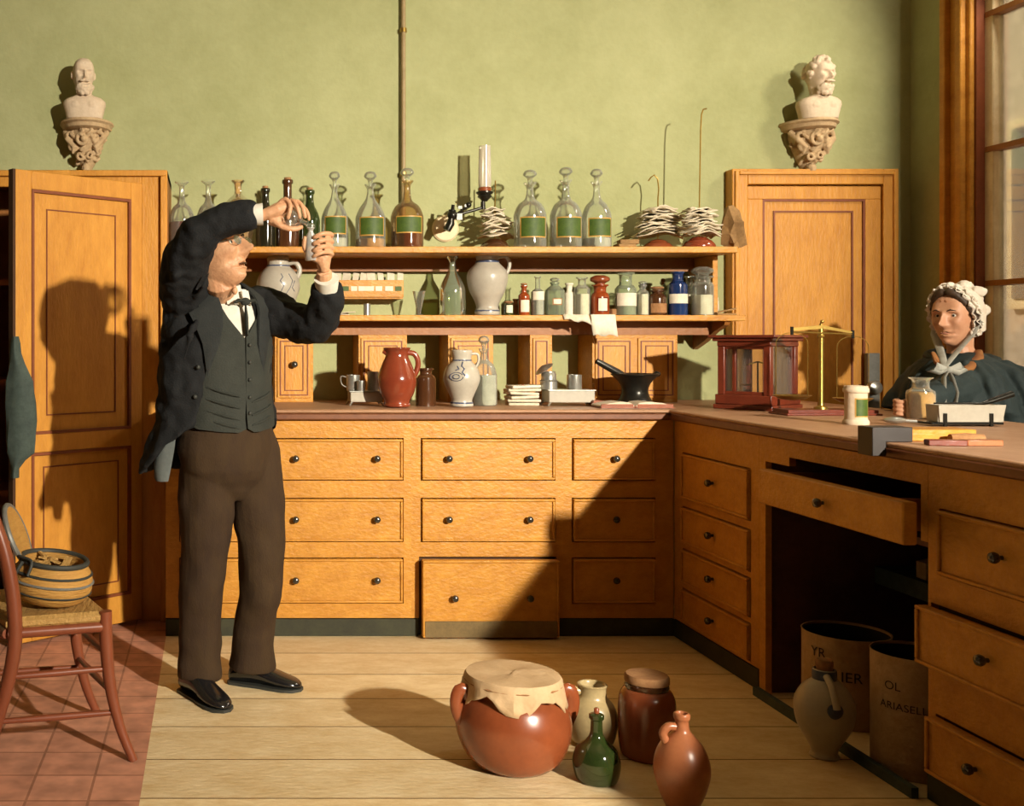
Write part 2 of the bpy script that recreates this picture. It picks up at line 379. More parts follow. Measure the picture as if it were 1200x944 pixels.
MB().lathe([(.012, 0), (.012, .02), (.030, .03), (.036, .045), (.030, .062), (.012, .07)], (kp.x, 5.105, kp.z), 20, Matrix.Rotation(R(90), 3, 'X')).build('door_knob', M['tin'], d, world=True)

# left cupboard with its door swung open
cf = 4.74; s = F/cf
cx1 = (196-VX)/s; cz1 = HC+(VY-199)/s; cx0 = -1.12
c = root('tall_cupboard', ((cx0+cx1)/2, 4.97, 0), 'tall orange built-in wall cupboard with its panelled door standing open at left', 'cupboard')
b = MB()
b.box(cx1-.03, cx1, cf+.03, BY, 0, cz1); b.box(cx0, cx0+.03, cf+.03, BY, 0, cz1); b.box(cx0, cx1, cf+.03, BY, cz1-.03, cz1); b.box(cx0+.03, cx1-.03, BY-.02, BY, 0, cz1-.03)
b.box(cx0+.03, cx1-.03, cf+.03, BY-.02, 0, .05)
b.build('carcass', M['brownwood'], c, world=True)
b = MB(); jw = .115
b.box(cx1-jw, cx1, cf, cf+.03, 0, cz1); b.box(cx0, cx0+jw, cf, cf+.03, 0, cz1); b.box(cx0+jw, cx1-jw, cf, cf+.03, cz1-.075, cz1)
b.box(cx1-.03, cx1-.004, cf-.022, cf, 0, cz1-.03); b.box(cx0, cx1-.004, cf-.022, cf, cz1-.03, cz1-.004)
b.build('front_frame', M['woodd'], c, world=True, bevel=.004)
for z in (.55, 1.05, 1.5): MB().box(cx0+.03, cx1-.03, cf+.05, BY-.02, z, z+.025).build('shelf', M['brownwood'], c, world=True)
hinge = Vector((-.315, cf-.032, 0)); end = Vector((-.80, 4.30, 0))
L = (end-hinge).length; ang = math.atan2(end.y-hinge.y, end.x-hinge.x)
lf = bpy.data.objects.new('door_leaf', None); COL.objects.link(lf); lf.parent = c
lf.location = hinge-c.location; lf.rotation_euler = (0, 0, ang)   # local x runs along the leaf, +y faces the room
c_z = 1.945
b = MB(); T = .035
b.box(0, L, -T, -.012, .02, c_z)
for (x0, x1, z0, z1) in ((0, .06, .02, c_z), (L-.075, L, .02, c_z), (.06, L-.075, c_z-.075, c_z), (.06, L-.075, .02, .14), (.06, L-.075, .79, .865)):
    b.box(x0, x1, -.014, 0, z0, z1)
b.build('leaf_boards', M['woodd'], lf, bevel=.003)
b = MB(); b.T = Matrix.Diagonal((1, -1, 1, 1))
raised_panel(b, .06, L-.075, .865, c_z-.075, .012, [(0, .012, .014, 0), (.075, .005, .004, 0)])
raised_panel(b, .06, L-.075, .14, .79, .012, [(0, .012, .014, 0), (.06, .005, .004, 0)])
b.build('panel_molding', M['molding'], lf)
MB().box(L, L+.012, -T, .0, .02, c_z).build('leaf_edge', M['groove'], lf)
# cloth hanging on the leaf's edge
def cloth(name, pts, Y, m, thick=.01):
    pass
b = MB(); hc = Vector((-.79, 4.262, 0))
rings = []
for i, (z, hw, off) in enumerate([(1.27, .012, 0), (1.24, .02, .0), (1.20, .022, .0), (1.16, .028, .01), (1.09, .055, .02), (1.0, .06, .025), (.93, .06, .025), (.85, .058, .02), (.80, .055, .02), (.775, .03, .01), (.74, .014, 0), (.70, .018, -.002)]):
    rings.append([Vector((hc.x+off+hw*math.cos(a)*(1+.12*math.sin(5*a+i)), hc.y-.022+.022*math.sin(a)*(1+.2*math.sin(3*a)), z)) for a in [2*PI*k/20 for k in range(20)]])
b.loft(rings)
o = b.build('hanging_cloth', M['bluepaint'], world=True, smit=1)
tag(o, 'blue-green cloth bundle hanging from the edge of the open cupboard door', 'cloth')

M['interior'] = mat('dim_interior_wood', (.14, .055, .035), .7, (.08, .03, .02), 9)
M['plinthstrip'] = mat('greenish_worn_paint', (.20, .13, .045), .6, (.11, .075, .025), 9)
# ---------------------------------------------------------------- base cabinets
def knobprof(r=.013): return [(r*.45, 0), (r*.45, r*.7), (r*.95, r*1.1), (r*1.15, r*1.7), (r*.95, r*2.3), (r*.4, r*2.6)]
KN = Matrix.Rotation(R(90), 3, 'X')
def cabinet(name, origin, rz, W, D, top, drawers, label, base=.077, foot=True, side=False):
    r = root(name, origin, label, 'cabinet', 'base cabinets under the worktop', rz)
    gx = sorted({0, W, *[d[0] for d in drawers], *[d[1] for d in drawers]}); gz = sorted({base, top, *[max(d[2], base) for d in drawers], *[d[3] for d in drawers]})
    b = MB()
    for x0, x1 in zip(gx, gx[1:]):
        z_start = None
        for z0, z1 in zip(gz, gz[1:]):
            cxm, czm = (x0+x1)/2, (z0+z1)/2
            if any(d[0] < cxm < d[1] and d[2] < czm < d[3] for d in drawers): continue
            b.box(x0, x1, 0, .022, z0, z1)
    b.build('face_frame', M['wood'], r, smooth=False)
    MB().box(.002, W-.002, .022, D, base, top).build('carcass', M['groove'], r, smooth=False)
    if foot:
        lows = [d for d in drawers if d[2] < base]
        b = MB()
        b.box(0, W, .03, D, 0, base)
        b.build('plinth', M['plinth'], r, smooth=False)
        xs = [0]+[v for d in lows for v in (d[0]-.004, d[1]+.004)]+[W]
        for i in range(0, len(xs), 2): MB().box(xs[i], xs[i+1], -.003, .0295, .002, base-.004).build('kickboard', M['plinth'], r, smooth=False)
    for (x0, x1, z0, z1, pull, ks) in drawers:
        g = .005
        dr = bpy.data.objects.new('drawer', None); COL.objects.link(dr); dr.parent = r; dr.location = ((x0+x1)/2, -pull, z0)
        w = (x1-x0)/2-g; h = z1-z0-g
        b = MB(); b.box(-w, w, -.006, .020, g, h)
        e = .010
        b.box(-w, w, -.014, -.006, h-e, h); b.box(-w, w, -.014, -.006, g, g+e); b.box(-w, -w+e, -.014, -.006, g+e, h-e); b.box(w-e, w, -.014, -.006, g+e, h-e)
        b.build('drawer_front', M['wood'], dr, bevel=.003)
        if pull > .01:
            b = MB(); b.box(-w+.01, w-.01, .020, pull+.02, g+.012, h-.012); b.build('drawer_box', M['brownwood'], dr, smooth=False)
        if z0 < base-.05:
            MB().box(-w+.01, w-.01, -.0155, -.006, g+.002, base-.004).build('plinth_strip', M['plinthstrip'], dr)
        for kx in ks:
            MB().lathe(knobprof(), (kx-(x0+x1)/2, -.005, (z1-z0)/2+.005), 16, KN).build('knob', M['knob'], dr)
    return r
s = F/4.5
def bx(px): return (px-VX)/s
def bz(py): return HC-(py-VY)/s
TOP = .915
rows = [(563, 513), (635, 583), (707, 653)]
def dr(o, p0, p1, row, pull, *k): return (bx(p0)-o, bx(p1)-o, bz(row[0]), bz(row[1]), pull, [bx(q)-o for q in k])
o0 = cx1+.004
cabinet('base_cabinet', (o0, 4.5, 0), 0, bx(482)-o0, .68, TOP,
        [dr(o0, 210, 299, r_, 0, 252) for r_ in rows]+[dr(o0, 313, 473, r_, 0, 346, 441) for r_ in rows],
        'orange wooden drawer cabinet directly behind the standing man')
o0 = bx(482)
cabinet('base_cabinet', (o0, 4.5, 0), 0, bx(660)-o0, .68, TOP,
        [dr(o0, 493, 651, rows[0], 0, 525, 619), dr(o0, 493, 651, rows[1], 0, 525, 619), (bx(491)-o0, bx(652)-o0, .004, bz(652), .045, [bx(529)-o0, bx(616)-o0])],
        'orange drawer cabinet whose deep bottom drawer reaches the floor')
o0 = bx(660)
cabinet('base_cabinet', (o0, 4.5, 0), 0, 1.948-o0, .68, TOP, [dr(o0, 670, 768, r_, 0, 720) for r_ in rows], side=True,
        label='narrow orange drawer cabinet with three single-knob drawers in the inner corner')
# right run (faces the room's left): local x runs towards the viewer
def cy(px): return F*1.95/(px-VX)
def rx(Y): return 4.5-Y
s4 = [(.595, .787), (.41, .565), (.245, .39), (.085, .225)]
cabinet('base_cabinet', (1.95, 4.497, 0), -PI/2, 4.497-3.80, .82, TOP,
        [(4.5-4.42, 4.5-3.86, a, b_, 0, [4.5-4.14]) for a, b_ in s4],
        'dim drawer cabinet with four stacked drawers beside the dark kneehole')
yF = 2.90
cabinet('base_cabinet', (1.95, yF, 0), -PI/2, 2.3, .82, TOP,
        [(.045, .92, .62, .80, 0, [.28, .72]), (.01, .94, .375, .54, .035, [.28, .72]), (.03, .93, .085, .245, .022, [.22, .72]), (1.0, 2.24, .62, .80, 0, [1.3, 1.9]), (1.0, 2.24, .375, .54, 0, [1.3, 1.9]), (1.0, 2.24, .085, .245, 0, [1.3, 1.9])],
        'near drawer cabinet at the right edge with two drawers pulled slightly out')
# kneehole bay between them
k = root('kneehole_bay', (2.3, 3.35, 0), 'open dark kneehole bay of the counter with a drawer pulled out above', 'cabinet', 'base cabinets under the worktop')
b = MB(); y0, y1 = yF+.002, 3.798
b.box(1.95, 1.972, y0, y1, .855, TOP); b.box(1.95, 1.972, 3.755, y1, .0, .855); b.box(1.95, 1.972, 3.60, 3.755, .825, .855); b.box(1.95, 1.972, y0, 2.93, .70, .855)
b.build('face_frame', M['wood'], k, world=True, smooth=False)
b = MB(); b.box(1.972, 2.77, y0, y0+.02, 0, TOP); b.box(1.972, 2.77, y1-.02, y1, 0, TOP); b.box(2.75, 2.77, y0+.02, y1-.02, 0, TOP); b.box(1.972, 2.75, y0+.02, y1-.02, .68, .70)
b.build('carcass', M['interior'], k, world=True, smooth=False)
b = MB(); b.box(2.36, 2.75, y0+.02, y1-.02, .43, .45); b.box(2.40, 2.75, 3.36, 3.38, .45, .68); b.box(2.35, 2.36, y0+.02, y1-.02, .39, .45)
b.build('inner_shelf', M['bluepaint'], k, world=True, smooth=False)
MB().box(1.905, 1.925, y0, 3.755, .0, .03).build('threshold', M['bluepaint'], k, world=True)
drw = bpy.data.objects.new('drawer', None); COL.objects.link(drw); drw.parent = k
b = MB(); b.box(1.835, 1.875, 2.83, 3.58, .705, .82); b.build('drawer_front', M['wood'], drw, world=True, bevel=.005)
b = MB(); b.box(1.875, 2.40, 2.96, 2.97, .72, .81); b.box(1.875, 2.40, 3.54, 3.55, .72, .81); b.box(1.875, 2.40, 2.97, 3.54, .72, .73); b.build('drawer_box', M['brownwood'], drw, world=True, smooth=False)
MB().lathe(knobprof(), (1.838, 3.2, .762), 16, Matrix.Rotation(R(-90), 3, 'Y')).build('knob', M['knob'], drw, world=True)

# ---------------------------------------------------------------- worktop
WZ = .961; TX = 2.85
b = MB(); b.prism([((cx1+.003), 4.468), (1.918, 4.468), (1.918, .58), (TX, .58), (TX, BY), ((cx1+.003), BY)], 0, WZ-.016, WZ, 'z')
o = b.build('worktop', M['worktop'], bevel=.006); tag(o, 'long L-shaped brown wooden worktop over all the drawer cabinets', 'worktop')
b = MB(); b.prism([((cx1+.003)+.006, 4.476), (1.926, 4.476), (1.926, .59), (TX-.01, .59), (TX-.01, BY), ((cx1+.003)+.006, BY)], 0, TOP, WZ-.016, 'z')
b.build('edge_molding', M['topedge'], o, bevel=.006)

# ---------------------------------------------------------------- wall shelves
US = 1.675; LS = 1.367
x0, x1 = cx1+.003, (878-VX)/(F/4.82)
r = root('wall_shelf', ((x0+x1)/2, 5.0, US-.03), 'long upper wooden wall shelf holding the row of decanters', 'shelf', 'wooden wall shelves')
MB().box(x0, x1-.06, 4.80, BY, US-.028, US).build('board', M['wood'], r, world=True, bevel=.003)
MB().box(x0, x1, 5.14, BY-.002, US-.09, US-.028).build('cleat', M['brownwood'], r, world=True)
x2 = (330-VX)/(F/5.0)
r = root('wall_shelf', ((x2+x1)/2, 5.0, LS-.027), 'lower wooden wall shelf crowded with small medicine bottles', 'shelf', 'wooden wall shelves')
MB().box(x2-.3, x1, 4.85, BY, LS-.027, LS).build('board', M['wood'], r, world=True, bevel=.003)
b = MB(); b.box(x2-.3, x1-.1, 5.0, 5.02, LS-.09, LS-.027); b.build('rail', M['brownwood'], r, world=True)
b = MB(); xe = x1-.085
b.prism([(5.2, LS-.027), (4.87, LS-.027), (4.88, LS-.045), (4.98, LS-.075), (5.08, LS-.12), (5.2, LS-.16)], 0, xe, xe+.025, 'x'); b.build('bracket', M['brownwood'], r, world=True)
b = MB(); b.box(xe-.02, xe+.005, 4.95, BY, LS, US-.028); o = b.build('shelf_divider', M['wood'], world=True, bevel=.003)
tag(o, 'upright board standing between the two wall shelves at their right end', 'divider')

# small cupboards standing under the lower shelf
def smallcab(p0, p1, label, doors, knob=False):
    Y = 5.0; s = F/Y; a, c_ = (p0-VX)/s, (p1-VX)/s; z0, z1 = WZ, LS-.090
    r = root('spice_cupboard', ((a+c_)/2, Y+.1, z0), label, 'cupboard', 'small cupboards standing on the worktop')
    MB().box(a, c_, Y, BY-.002, z0, z1).build('carcass', M['wood'], r, world=True, bevel=.002)
    for i in range(doors):
        w = (c_-a)/doors; e0, e1 = a+i*w+.012, a+(i+1)*w-.012
        d = MB().box(e0, e1, Y-.008, Y, z0+.02, z1-.015).build('door', M['woodd'], r, world=True, bevel=.002)
        b = MB(); raised_panel(b, e0+.012, e1-.012, z0+.032, z1-.027, Y-.008, [(0, .005, .004, 0), (.022, .004, .004, 0)] if e1-e0 > .1 else [(0, .005, .004, 0)])
        b.build('molding', M['molding'], d, world=True)
        if knob: MB().lathe(knobprof(.014), ((e0+e1)/2, Y-.01, (z0+z1)/2+.02), 16, KN).build('knob', M['knob'], d, world=True)
smallcab(322, 367, 'small orange cupboard with a dark round knob beside the man', 1, True)
smallcab(420, 477, 'small panelled cupboard standing behind the red-brown jug', 1)
smallcab(525, 578, 'small panelled cupboard standing behind the grey and blue jug', 1)
smallcab(621, 647, 'narrowest small cupboard standing behind the tin weighing stand', 1)
smallcab(694, 794, 'wide double-doored small cupboard standing behind the mortar', 2)
# ---------------------------------------------------------------- vessels (turned shapes measured in photo pixels at their own distance)
RXM = Matrix.Rotation(R(90), 3, 'X')
class Vessel:
    def __init__(s, name, label, cat, px, base, Y, z, group=None):
        s.s = F/Y; s.base = base; s.r = root(name, ((px-VX)/s.s, Y, z), label, cat, group)
    def prof(s, p, y0=None):
        return [(r/s.s, (s.base-y)/s.s) for r, y in p]
    def turn(s, part, p, m, n=32, smooth=3, cap1=True, parent=None, cap0=True):
        q = s.prof(p)
        if smooth: q = cr(q, smooth)
        q = [(max(a, .0004), b) for a, b in q]
        return MB().lathe(q, n=n, cap0=cap0, cap1=cap1).build(part, m, parent or s.r, angle=50)
    def label(s, part, rpx, y0, y1, half, m, inner=None, ang0=-90, parent=None, inset=1.3):
        b = MB()
        def patch(rr, ya, yb, hw):
            n = 12; ri = []
            for yy in (ya, yb):
                ri.append([Vector((rr*math.cos(R(ang0+hw*(2*i/n-1))), rr*math.sin(R(ang0+hw*(2*i/n-1))), (s.base-yy)/s.s)) for i in range(n+1)])
            inn = [[Vector((v.x*(1-.0006/rr), v.y*(1-.0006/rr), v.z)) for v in q] for q in ri]
            b.loft([inn[0], ri[0], ri[1], inn[1]], False, False, closed=False)
        R0 = rpx/s.s + .0008
        patch(R0, y1, y0, half)
        if inner:
            b.mi = 1; patch(R0+.0006, y1-inset, y0+inset, half-math.degrees(inset/rpx)*1.1)
        return b.build(part, [m, inner] if inner else m, parent or s.r)

UG = 'glass decanters and bottles on the upper shelf'
def stopper(v, r, y0, y1, m=None):
    h = y0-y1
    v.turn('stopper', [(r*.3, y0+4), (r*.32, y0), (r*.45, y0-h*.25), (r*.95, y0-h*.5), (r, y0-h*.65), (r*.7, y0-h*.9), (.5, y1)], m or M['glass'], 20)
def decanter(px, w, top, neck, shoulder, label, liquid=None, ly=270, lab=True, stop=True, Y=4.93, base=288, lip=None, z=US, laby=(252, 274), m=None, kind='decanter', cat='bottle', grp=UG, nr=None, half=None):
    v = Vessel(kind, label, cat, px, base, Y, z, grp); r = w/2
    nr = nr or max(w*.11, 3.2); rim = lip or nr*1.75; m = m or M['glass']
    nt = top+ (15 if stop else 0)
    v.turn('body', [(r*.9, base), (r, base-2), (r, base-12), (r, shoulder+8), (r*.97, shoulder), (r*.72, shoulder-10), (nr*1.5, neck+8), (nr, neck), (nr, nt+6), (rim, nt+1.5), (rim, nt)], m, cap1=False)
    if stop: stopper(v, nr*1.9, nt-1, top)
    if liquid:
        v.turn('liquid', [(r*.9, base-.6), (r*.965, base-2.5), (r*.965, ly+2), (r*.965, ly)], liquid, smooth=0)
    if lab: v.label('label', r, laby[0], laby[1], half or 52, M['gold'], M['label'])
    return v
decanter(213, 30, 209, 226, 250, 'stopperless carafe holding deep red liquid, leftmost on the upper shelf', M['red'], 257, False, False, kind='carafe', grp=UG, lip=8)
decanter(244, 28, 208, 226, 250, 'empty clear carafe with flared lip beside the leftmost red-filled carafe', None, 0, False, False, kind='carafe', lip=8)
v = Vessel('flask', 'round-bellied flask of pale amber colour above the man\'s raised sleeve', 'flask', 279, 288, 4.93, US, UG)
v.turn('body', [(8, 288), (14, 284), (17.5, 270), (18.5, 256), (18, 243), (14, 233), (8, 227), (4.6, 223), (4.5, 213), (7.5, 209.5), (8, 208)], glassmat('amber_tinted_glass', (.92, .74, .45), (.62, .42, .20), .35), cap1=False)
def darkbottle(px, w, top, label, m):
    v = Vessel('wine_bottle', label, 'bottle', px, 288, 4.95, US, UG); r = w/2; n = w*.19
    v.turn('body', [(r*.9, 288), (r, 286), (r, 262), (r, 254), (r*.8, 245), (n*1.3, 238), (n, 231), (n, top+8), (n*1.25, top+7), (n*1.25, top+3), (n, top+3)], m)
    v.turn('cork', [(n*.8, top+3), (n*.8, top)], M['cork'], 14, 0)
darkbottle(311, 23, 214, 'dark corked bottle left of the raised hand, farthest left of the black ones', M['dark'])
darkbottle(337, 27, 204, 'tall dark brown bottle standing behind the raised hand', M['brownglass'])
darkbottle(363, 24, 216, 'dark olive bottle with green top right of the raised hand', M['dgreen'])
decanter(392, 31, 197, 222, 250, 'clear stoppered decanter with green label directly right of the dark bottles', M['pale'], 276, laby=(251, 272))
decanter(434, 35, 197, 222, 250, 'stoppered decanter with green label and amber liquid at its foot', M['yell'], 277, laby=(252, 274))
decanter(477, 38, 193, 224, 248, 'stoppered decanter with red liquid below its green label', M['red'], 268, laby=(251, 271), m=glassmat('brownish_glass', (.82, .66, .42), (.34, .22, .10), .10))
decanter(621, 37, 195, 222, 246, 'largest clear decanter with a wide flat stopper right of the paper heap', None, laby=(252, 276))
decanter(663, 36, 192, 222, 246, 'tall slim-necked clear decanter with green label, middle of the right three', None, laby=(252, 276))
decanter(699, 33, 194, 222, 247, 'clear decanter with knob stopper beside the small brown packets', M['pale'], 276, laby=(253, 275))

# gas lamp on its jointed bracket
r = root('gas_lamp', P(523, 265, 5.17), 'dark jointed gas lamp bracket with a tall glass chimney on the wall', 'lamp')
c = P(523, 267, 5.17)
MB().lathe([(.062, 0), (.066, .006), (.058, .016), (.02, .024)], (c.x, 5.198, c.z), 28, RXM).build('wall_plate', M['cream'], r, world=True)
b = MB(); J = 5.02
b.tube([(c.x, 5.18, c.z), (c.x+.004, 5.10, c.z), P(525, 264, 5.04)], [.014, .012, .014], 10)
b.tube([P(524, 270, J), P(528, 262, J), P(529, 254, J), P(530, 246, J)], [.016, .020, .012, .018], 10)
b.ball(P(530, 252, J), .024, 12, 8); b.tube([P(530, 250, J), P(531, 240, J)], [.01, .008], 8)
b.tube([P(530, 254, J), P(545, 249, J), P(556, 246, J), P(566, 243, J)], .0075, 10)
b.tube([P(532, 253, J), P(549, 241, J)], .006, 8)
b.obox(P(538, 254, J), (.026, .02, .03)); b.obox(P(547, 241, J), (.022, .012, .012)); b.obox(P(539, 243, J), (.018, .012, .014))
b.ball(P(549, 240, J), .015, 10, 6)
b.tube([P(566, 245, J), P(566, 236, J)], [.012, .01], 10)
b.build('bracket_arm', M['iron'], r, world=True)
q = P(568, 236, J); s_ = F/J
b = MB(); b.lathe([(.012, 0), (.02, .01), (.034, .022), (.030, .030), (.040, .040), (.040, .045), (.024, .048)], q, 24); b.build('burner_cup', M['iron'], r, world=True)
b = MB(); b.lathe([(.030, .048), (.032, .062), (.026, .068)], q, 24); b.build('gallery', M['terra'], r, world=True)
b = MB(); b.lathe([(.028, .066), (.030, .09), (.029, .16), (.027, .255), (.0275, .262)], q, 24, cap0=False, cap1=False); b.build('glass_chimney', M['lampglass'], r, world=True)

# papers impaled on a spike over a dome-shaped foot
random.seed(5)
def spike(px, base, z, Y, n, w, y0, y1, hook, label, dm, lean=0, doml=True):
    s = F/Y; r = root('paper_spike', ((px-VX)/s, Y, z), label, 'paper spike', 'spikes with impaled papers on the upper shelf')
    h = lambda y: (base-y)/s
    MB().lathe(cr([(.070, 0), (.072, .006), (.070, .018), (.056, .035), (.050, .038), (.030, .052), (.006, .058)], 3), n=28).build('spike_foot', dm, r)
    b = MB(); b.tube(hook, .0032, 8); b.build('spike_wire', M['brass'], r)
    for i in range(n):
        t = i/max(n-1, 1); zz = h(y0)+(h(y1)-h(y0))*t
        b = MB(); ww = w*random.uniform(.8, 1.1)*(1-.25*t); dd = ww*random.uniform(.6, .8); a = random.uniform(-.5, .5)
        ox, oy = random.uniform(-.012, .012)+lean*t, random.uniform(-.01, .01); N = 7
        top = []
        droop = random.uniform(.15, .42)*(1-.3*t)
        pts = [[None]*N for _ in range(N)]
        for iy in range(N):
            for ix in range(N):
                u, v2 = ix/(N-1)*2-1, iy/(N-1)*2-1
                zd = -droop*(abs(u)**1.8)*ww*.35 + .006*math.sin(u*4+i*1.7)+.005*math.cos(v2*3+i)
                x, y = u*ww/2, v2*dd/2
                pts[iy][ix] = (ox+x*math.cos(a)-y*math.sin(a), oy+x*math.sin(a)+y*math.cos(a), zz+zd)
        vv = [[b.v(p) for p in row] for row in pts]
        for iy in range(N-1):
            for ix in range(N-1): b.f([vv[iy][ix], vv[iy][ix+1], vv[iy+1][ix+1], vv[iy+1][ix]])
        b.build('paper_sheet', M['paper'], r, solid=.004)
spike(580, 288, US, 5.02, 10, .150, 268, 240, [(0, 0, .05), (.0, 0, .20), (.002, 0, .33)], 'crumpled paper heap on a short spike beside the gas lamp', M['brownglass'])
spike(771, 288, US, 5.06, 17, .195, 266, 238, [(0, 0, .05), (0, 0, .25), (.004, 0, .30), (-.002, 0, .345), (-.018, 0, .363), (-.035, 0, .35), (-.045, 0, .335)], 'paper stack on a spike ending in a hook, over a red-brown domed foot', M['terra'])
spike(819, 288, US, 4.92, 15, .165, 268, 241, [(0, 0, .05), (.004, 0, .3), (.008, 0, .55), (.012, 0, .62), (.02, 0, .645), (.036, 0, .648)], 'paper stack on the tallest spike near the right end of the upper shelf', M['terrad'])

# packets
b = MB(); c = P(735, 282, 4.95); z = US
for i, (dx, dz, a) in enumerate([(-.012, .012, .1), (.008, .034, -.1)]):
    o = MB().obox((c.x+dx, 4.95+.01*i, z+dz), (.085, .06, .022), (0, [0, 0][i], a)).build('packet', M['kraft'], world=True, bevel=.003)
    tag(o, ['lower brown paper packet beside the knob-stoppered decanter', 'upper brown paper packet stacked beside the knob-stoppered decanter'][i], 'packet', 'two small packets on the upper shelf')
# crumpled brown paper bag at the shelf end
b = MB(); c = P(857, 276, 4.90); random.seed(8)
bm = b.bm; bmesh.ops.create_icosphere(bm, subdivisions=2, radius=1)
for v_ in bm.verts:
    d_ = v_.co.normalized(); k_ = 1+.55*noise.noise(d_*2.3+Vector((3, 1, 2)))+random.uniform(-.22, .25)
    v_.co = Vector((d_.x*.058*k_, d_.y*.05*k_, d_.z*.088*k_))
    if d_.z > .75: v_.co += Vector((.0, 0, .035))
    v_.co.z = max(v_.co.z, -.060)
    v_.co += Vector((c.x+.008, 4.90, US+.061))
bmesh.ops.triangulate(bm, faces=bm.faces[:])
o = b.build('paper_bag', M['kraft'], world=True, smooth=False); tag(o, 'crumpled brown paper bag at the right end of the upper shelf', 'paper bag')

# ---------------------------------------------------------------- lower shelf
LG = 'small medicine bottles and jars on the lower shelf'
def jug(name, label, px, base, Y, z, prof, m, handle, hr=.011, bands=(), hm=None, group=None, spout=None, hflat=1.0, marks=None):
    v = Vessel(name, label, 'jug', px, base, Y, z, group)
    v.turn('body', prof, m, 36, 4, cap1=False)
    # inner dark wall of the mouth
    hp = [((x-px)/v.s, dy, (base-y)/v.s) for x, y, dy in handle]
    MB().tube(cr(hp, 5), hr, 12, hflat).build('handle', hm or m, v.r)
    for (rp, ya, yb) in bands:
        v.turn('glaze_band', [(rp, ya), (rp+.35, (ya+yb)/2), (rp, yb)], M['stoneb'], 36, 0, cap1=False, cap0=False)
    if spout:
        x, y, l = spout
        MB().tube([((x-px)/v.s*.6, 0, (base-y-3)/v.s), ((x-px)/v.s, 0, (base-y)/v.s)], [.016, .010], 10).build('spout', m, v.r)
    if marks:
        for rr, pts in marks:
            path = []
            for a, y in pts: path.append((rr(y)/v.s*math.sin(R(a)), -rr(y)/v.s*math.cos(R(a)), (base-y)/v.s))
            MB().tube(path, .0035, 6, .5).build('glaze_stroke', M['stoneb'], v.r)
    return v
def swirl(r0):
    return [(r0, [(-10, 0)])]
# jug behind the man's forearm
prof = [(13, 370), (14, 366), (20, 354), (25, 340), (25, 330), (21, 320), (13.5, 312), (12.5, 308), (13, 303), (10.5, 299), (9, 299)]
def rr1(y):
    q = [p for p in prof]; q = sorted(q, key=lambda t: t[1])
    for (ra, ya), (rb, yb) in zip(q, q[1:]):
        if ya <= y <= yb: return ra+(rb-ra)*(y-ya)/max(yb-ya, .01)+.2
    return q[-1][0]
jug('stoneware_jug', 'squat grey jug with blue strokes and silver lid behind the man\'s forearm', 326, 370, 5.0, LS, prof, M['stone'],
    [(336, 309, 0), (346, 308, -.01), (351, 317, -.01), (347, 327, -.01), (340, 330, 0)], .012, [(13.6, 314, 311)], group=None,
    marks=[(rr1, [(5, 322), (10, 326), (2, 330), (12, 336), (5, 342)]), (rr1, [(30, 322), (38, 330), (30, 338), (20, 345)]), (rr1, [(45, 330), (36, 338), (46, 342)])])
prof = [(14, 369), (14.5, 365), (12.5, 360), (15, 352), (20, 342), (23.5, 328), (22, 318), (15, 310), (12.5, 306), (13, 301), (14, 297), (12.5, 296)]
jug('stoneware_jug', 'tall grey stoneware jug with looped handle on the lower shelf', 571, 370, 5.0, LS, prof, M['stone'],
    [(582, 302, 0), (592, 300, 0), (597, 308, 0), (595, 318, 0), (589, 326, 0)], .009, [(13.4, 308, 305.5), (14.2, 366, 363.5)])
v = Vessel('flask', 'clear conical flask with long neck on the lower shelf', 'flask', 530, 370, 5.0, LS, LG)
v.turn('body', [(14, 370), (15, 368), (15, 345), (14, 336), (9, 325), (4.5, 316), (4, 306), (6.5, 302), (7, 300)], M['glassg'], cap1=False)
v.turn('liquid', [(13, 369), (14, 367), (14, 342)], glassmat('green_tinted_water', (.72, .78, .50), (.40, .46, .20), .3), smooth=0)
v = Vessel('conical_glass', 'small V-shaped measuring glass on the lower shelf', 'glass', 491, 370, 5.0, LS, LG)
v.turn('bowl', [(2, 368), (2.5, 364), (6.5, 346), (7.5, 341)], M['glass'], cap1=False, smooth=0); v.turn('foot', [(5, 370), (5, 369), (2, 368)], M['glass'], smooth=0)
v = Vessel('metal_cup', 'small grey metal cylinder cup under the card tray', 'cup', 430, 370, 5.0, LS, LG)
v.turn('body', [(4, 370), (4, 356), (3.2, 356), (3.2, 360)], M['tin'], 20, 0)
# card tray between the shelves
r = root('card_tray', P(430, 336, 5.14), 'shallow wooden tray of small white cards on the wall between shelves', 'tray')
Y0 = 5.06; a_, c_ = P(385, 348, Y0), P(473, 328, Y0)
b = MB(); b.box(a_.x, c_.x, Y0, Y0+.012, a_.z, c_.z); b.box(a_.x, c_.x, Y0+.012, BY-.002, a_.z-.008, a_.z+.004); b.box(c_.x-.01, c_.x, Y0+.012, BY-.002, a_.z, c_.z); b.box(a_.x, a_.x+.01, Y0+.012, BY-.002, a_.z, c_.z)
b.build('tray_box', M['wood'], r, world=True, bevel=.002)
random.seed(3)
for i, px in enumerate([394, 404, 415, 424, 433, 444, 456, 467]):
    w = random.uniform(7, 11)
    if px < 470:
        m_ = M['label'] if i in (1, 7) else M['white']
        q = P(px, 338, Y0-.002); MB().obox(q, (w/244, .002, .022)).build('front_label', m_, r, world=True)
    q = P(px+2, 325, Y0+.05); MB().obox((q.x, q.y, q.z), (w/250, .004, .045), (R(-20), random.uniform(-.2, .2), random.uniform(-.4, .4))).build('card', M['paper'], r, world=True)
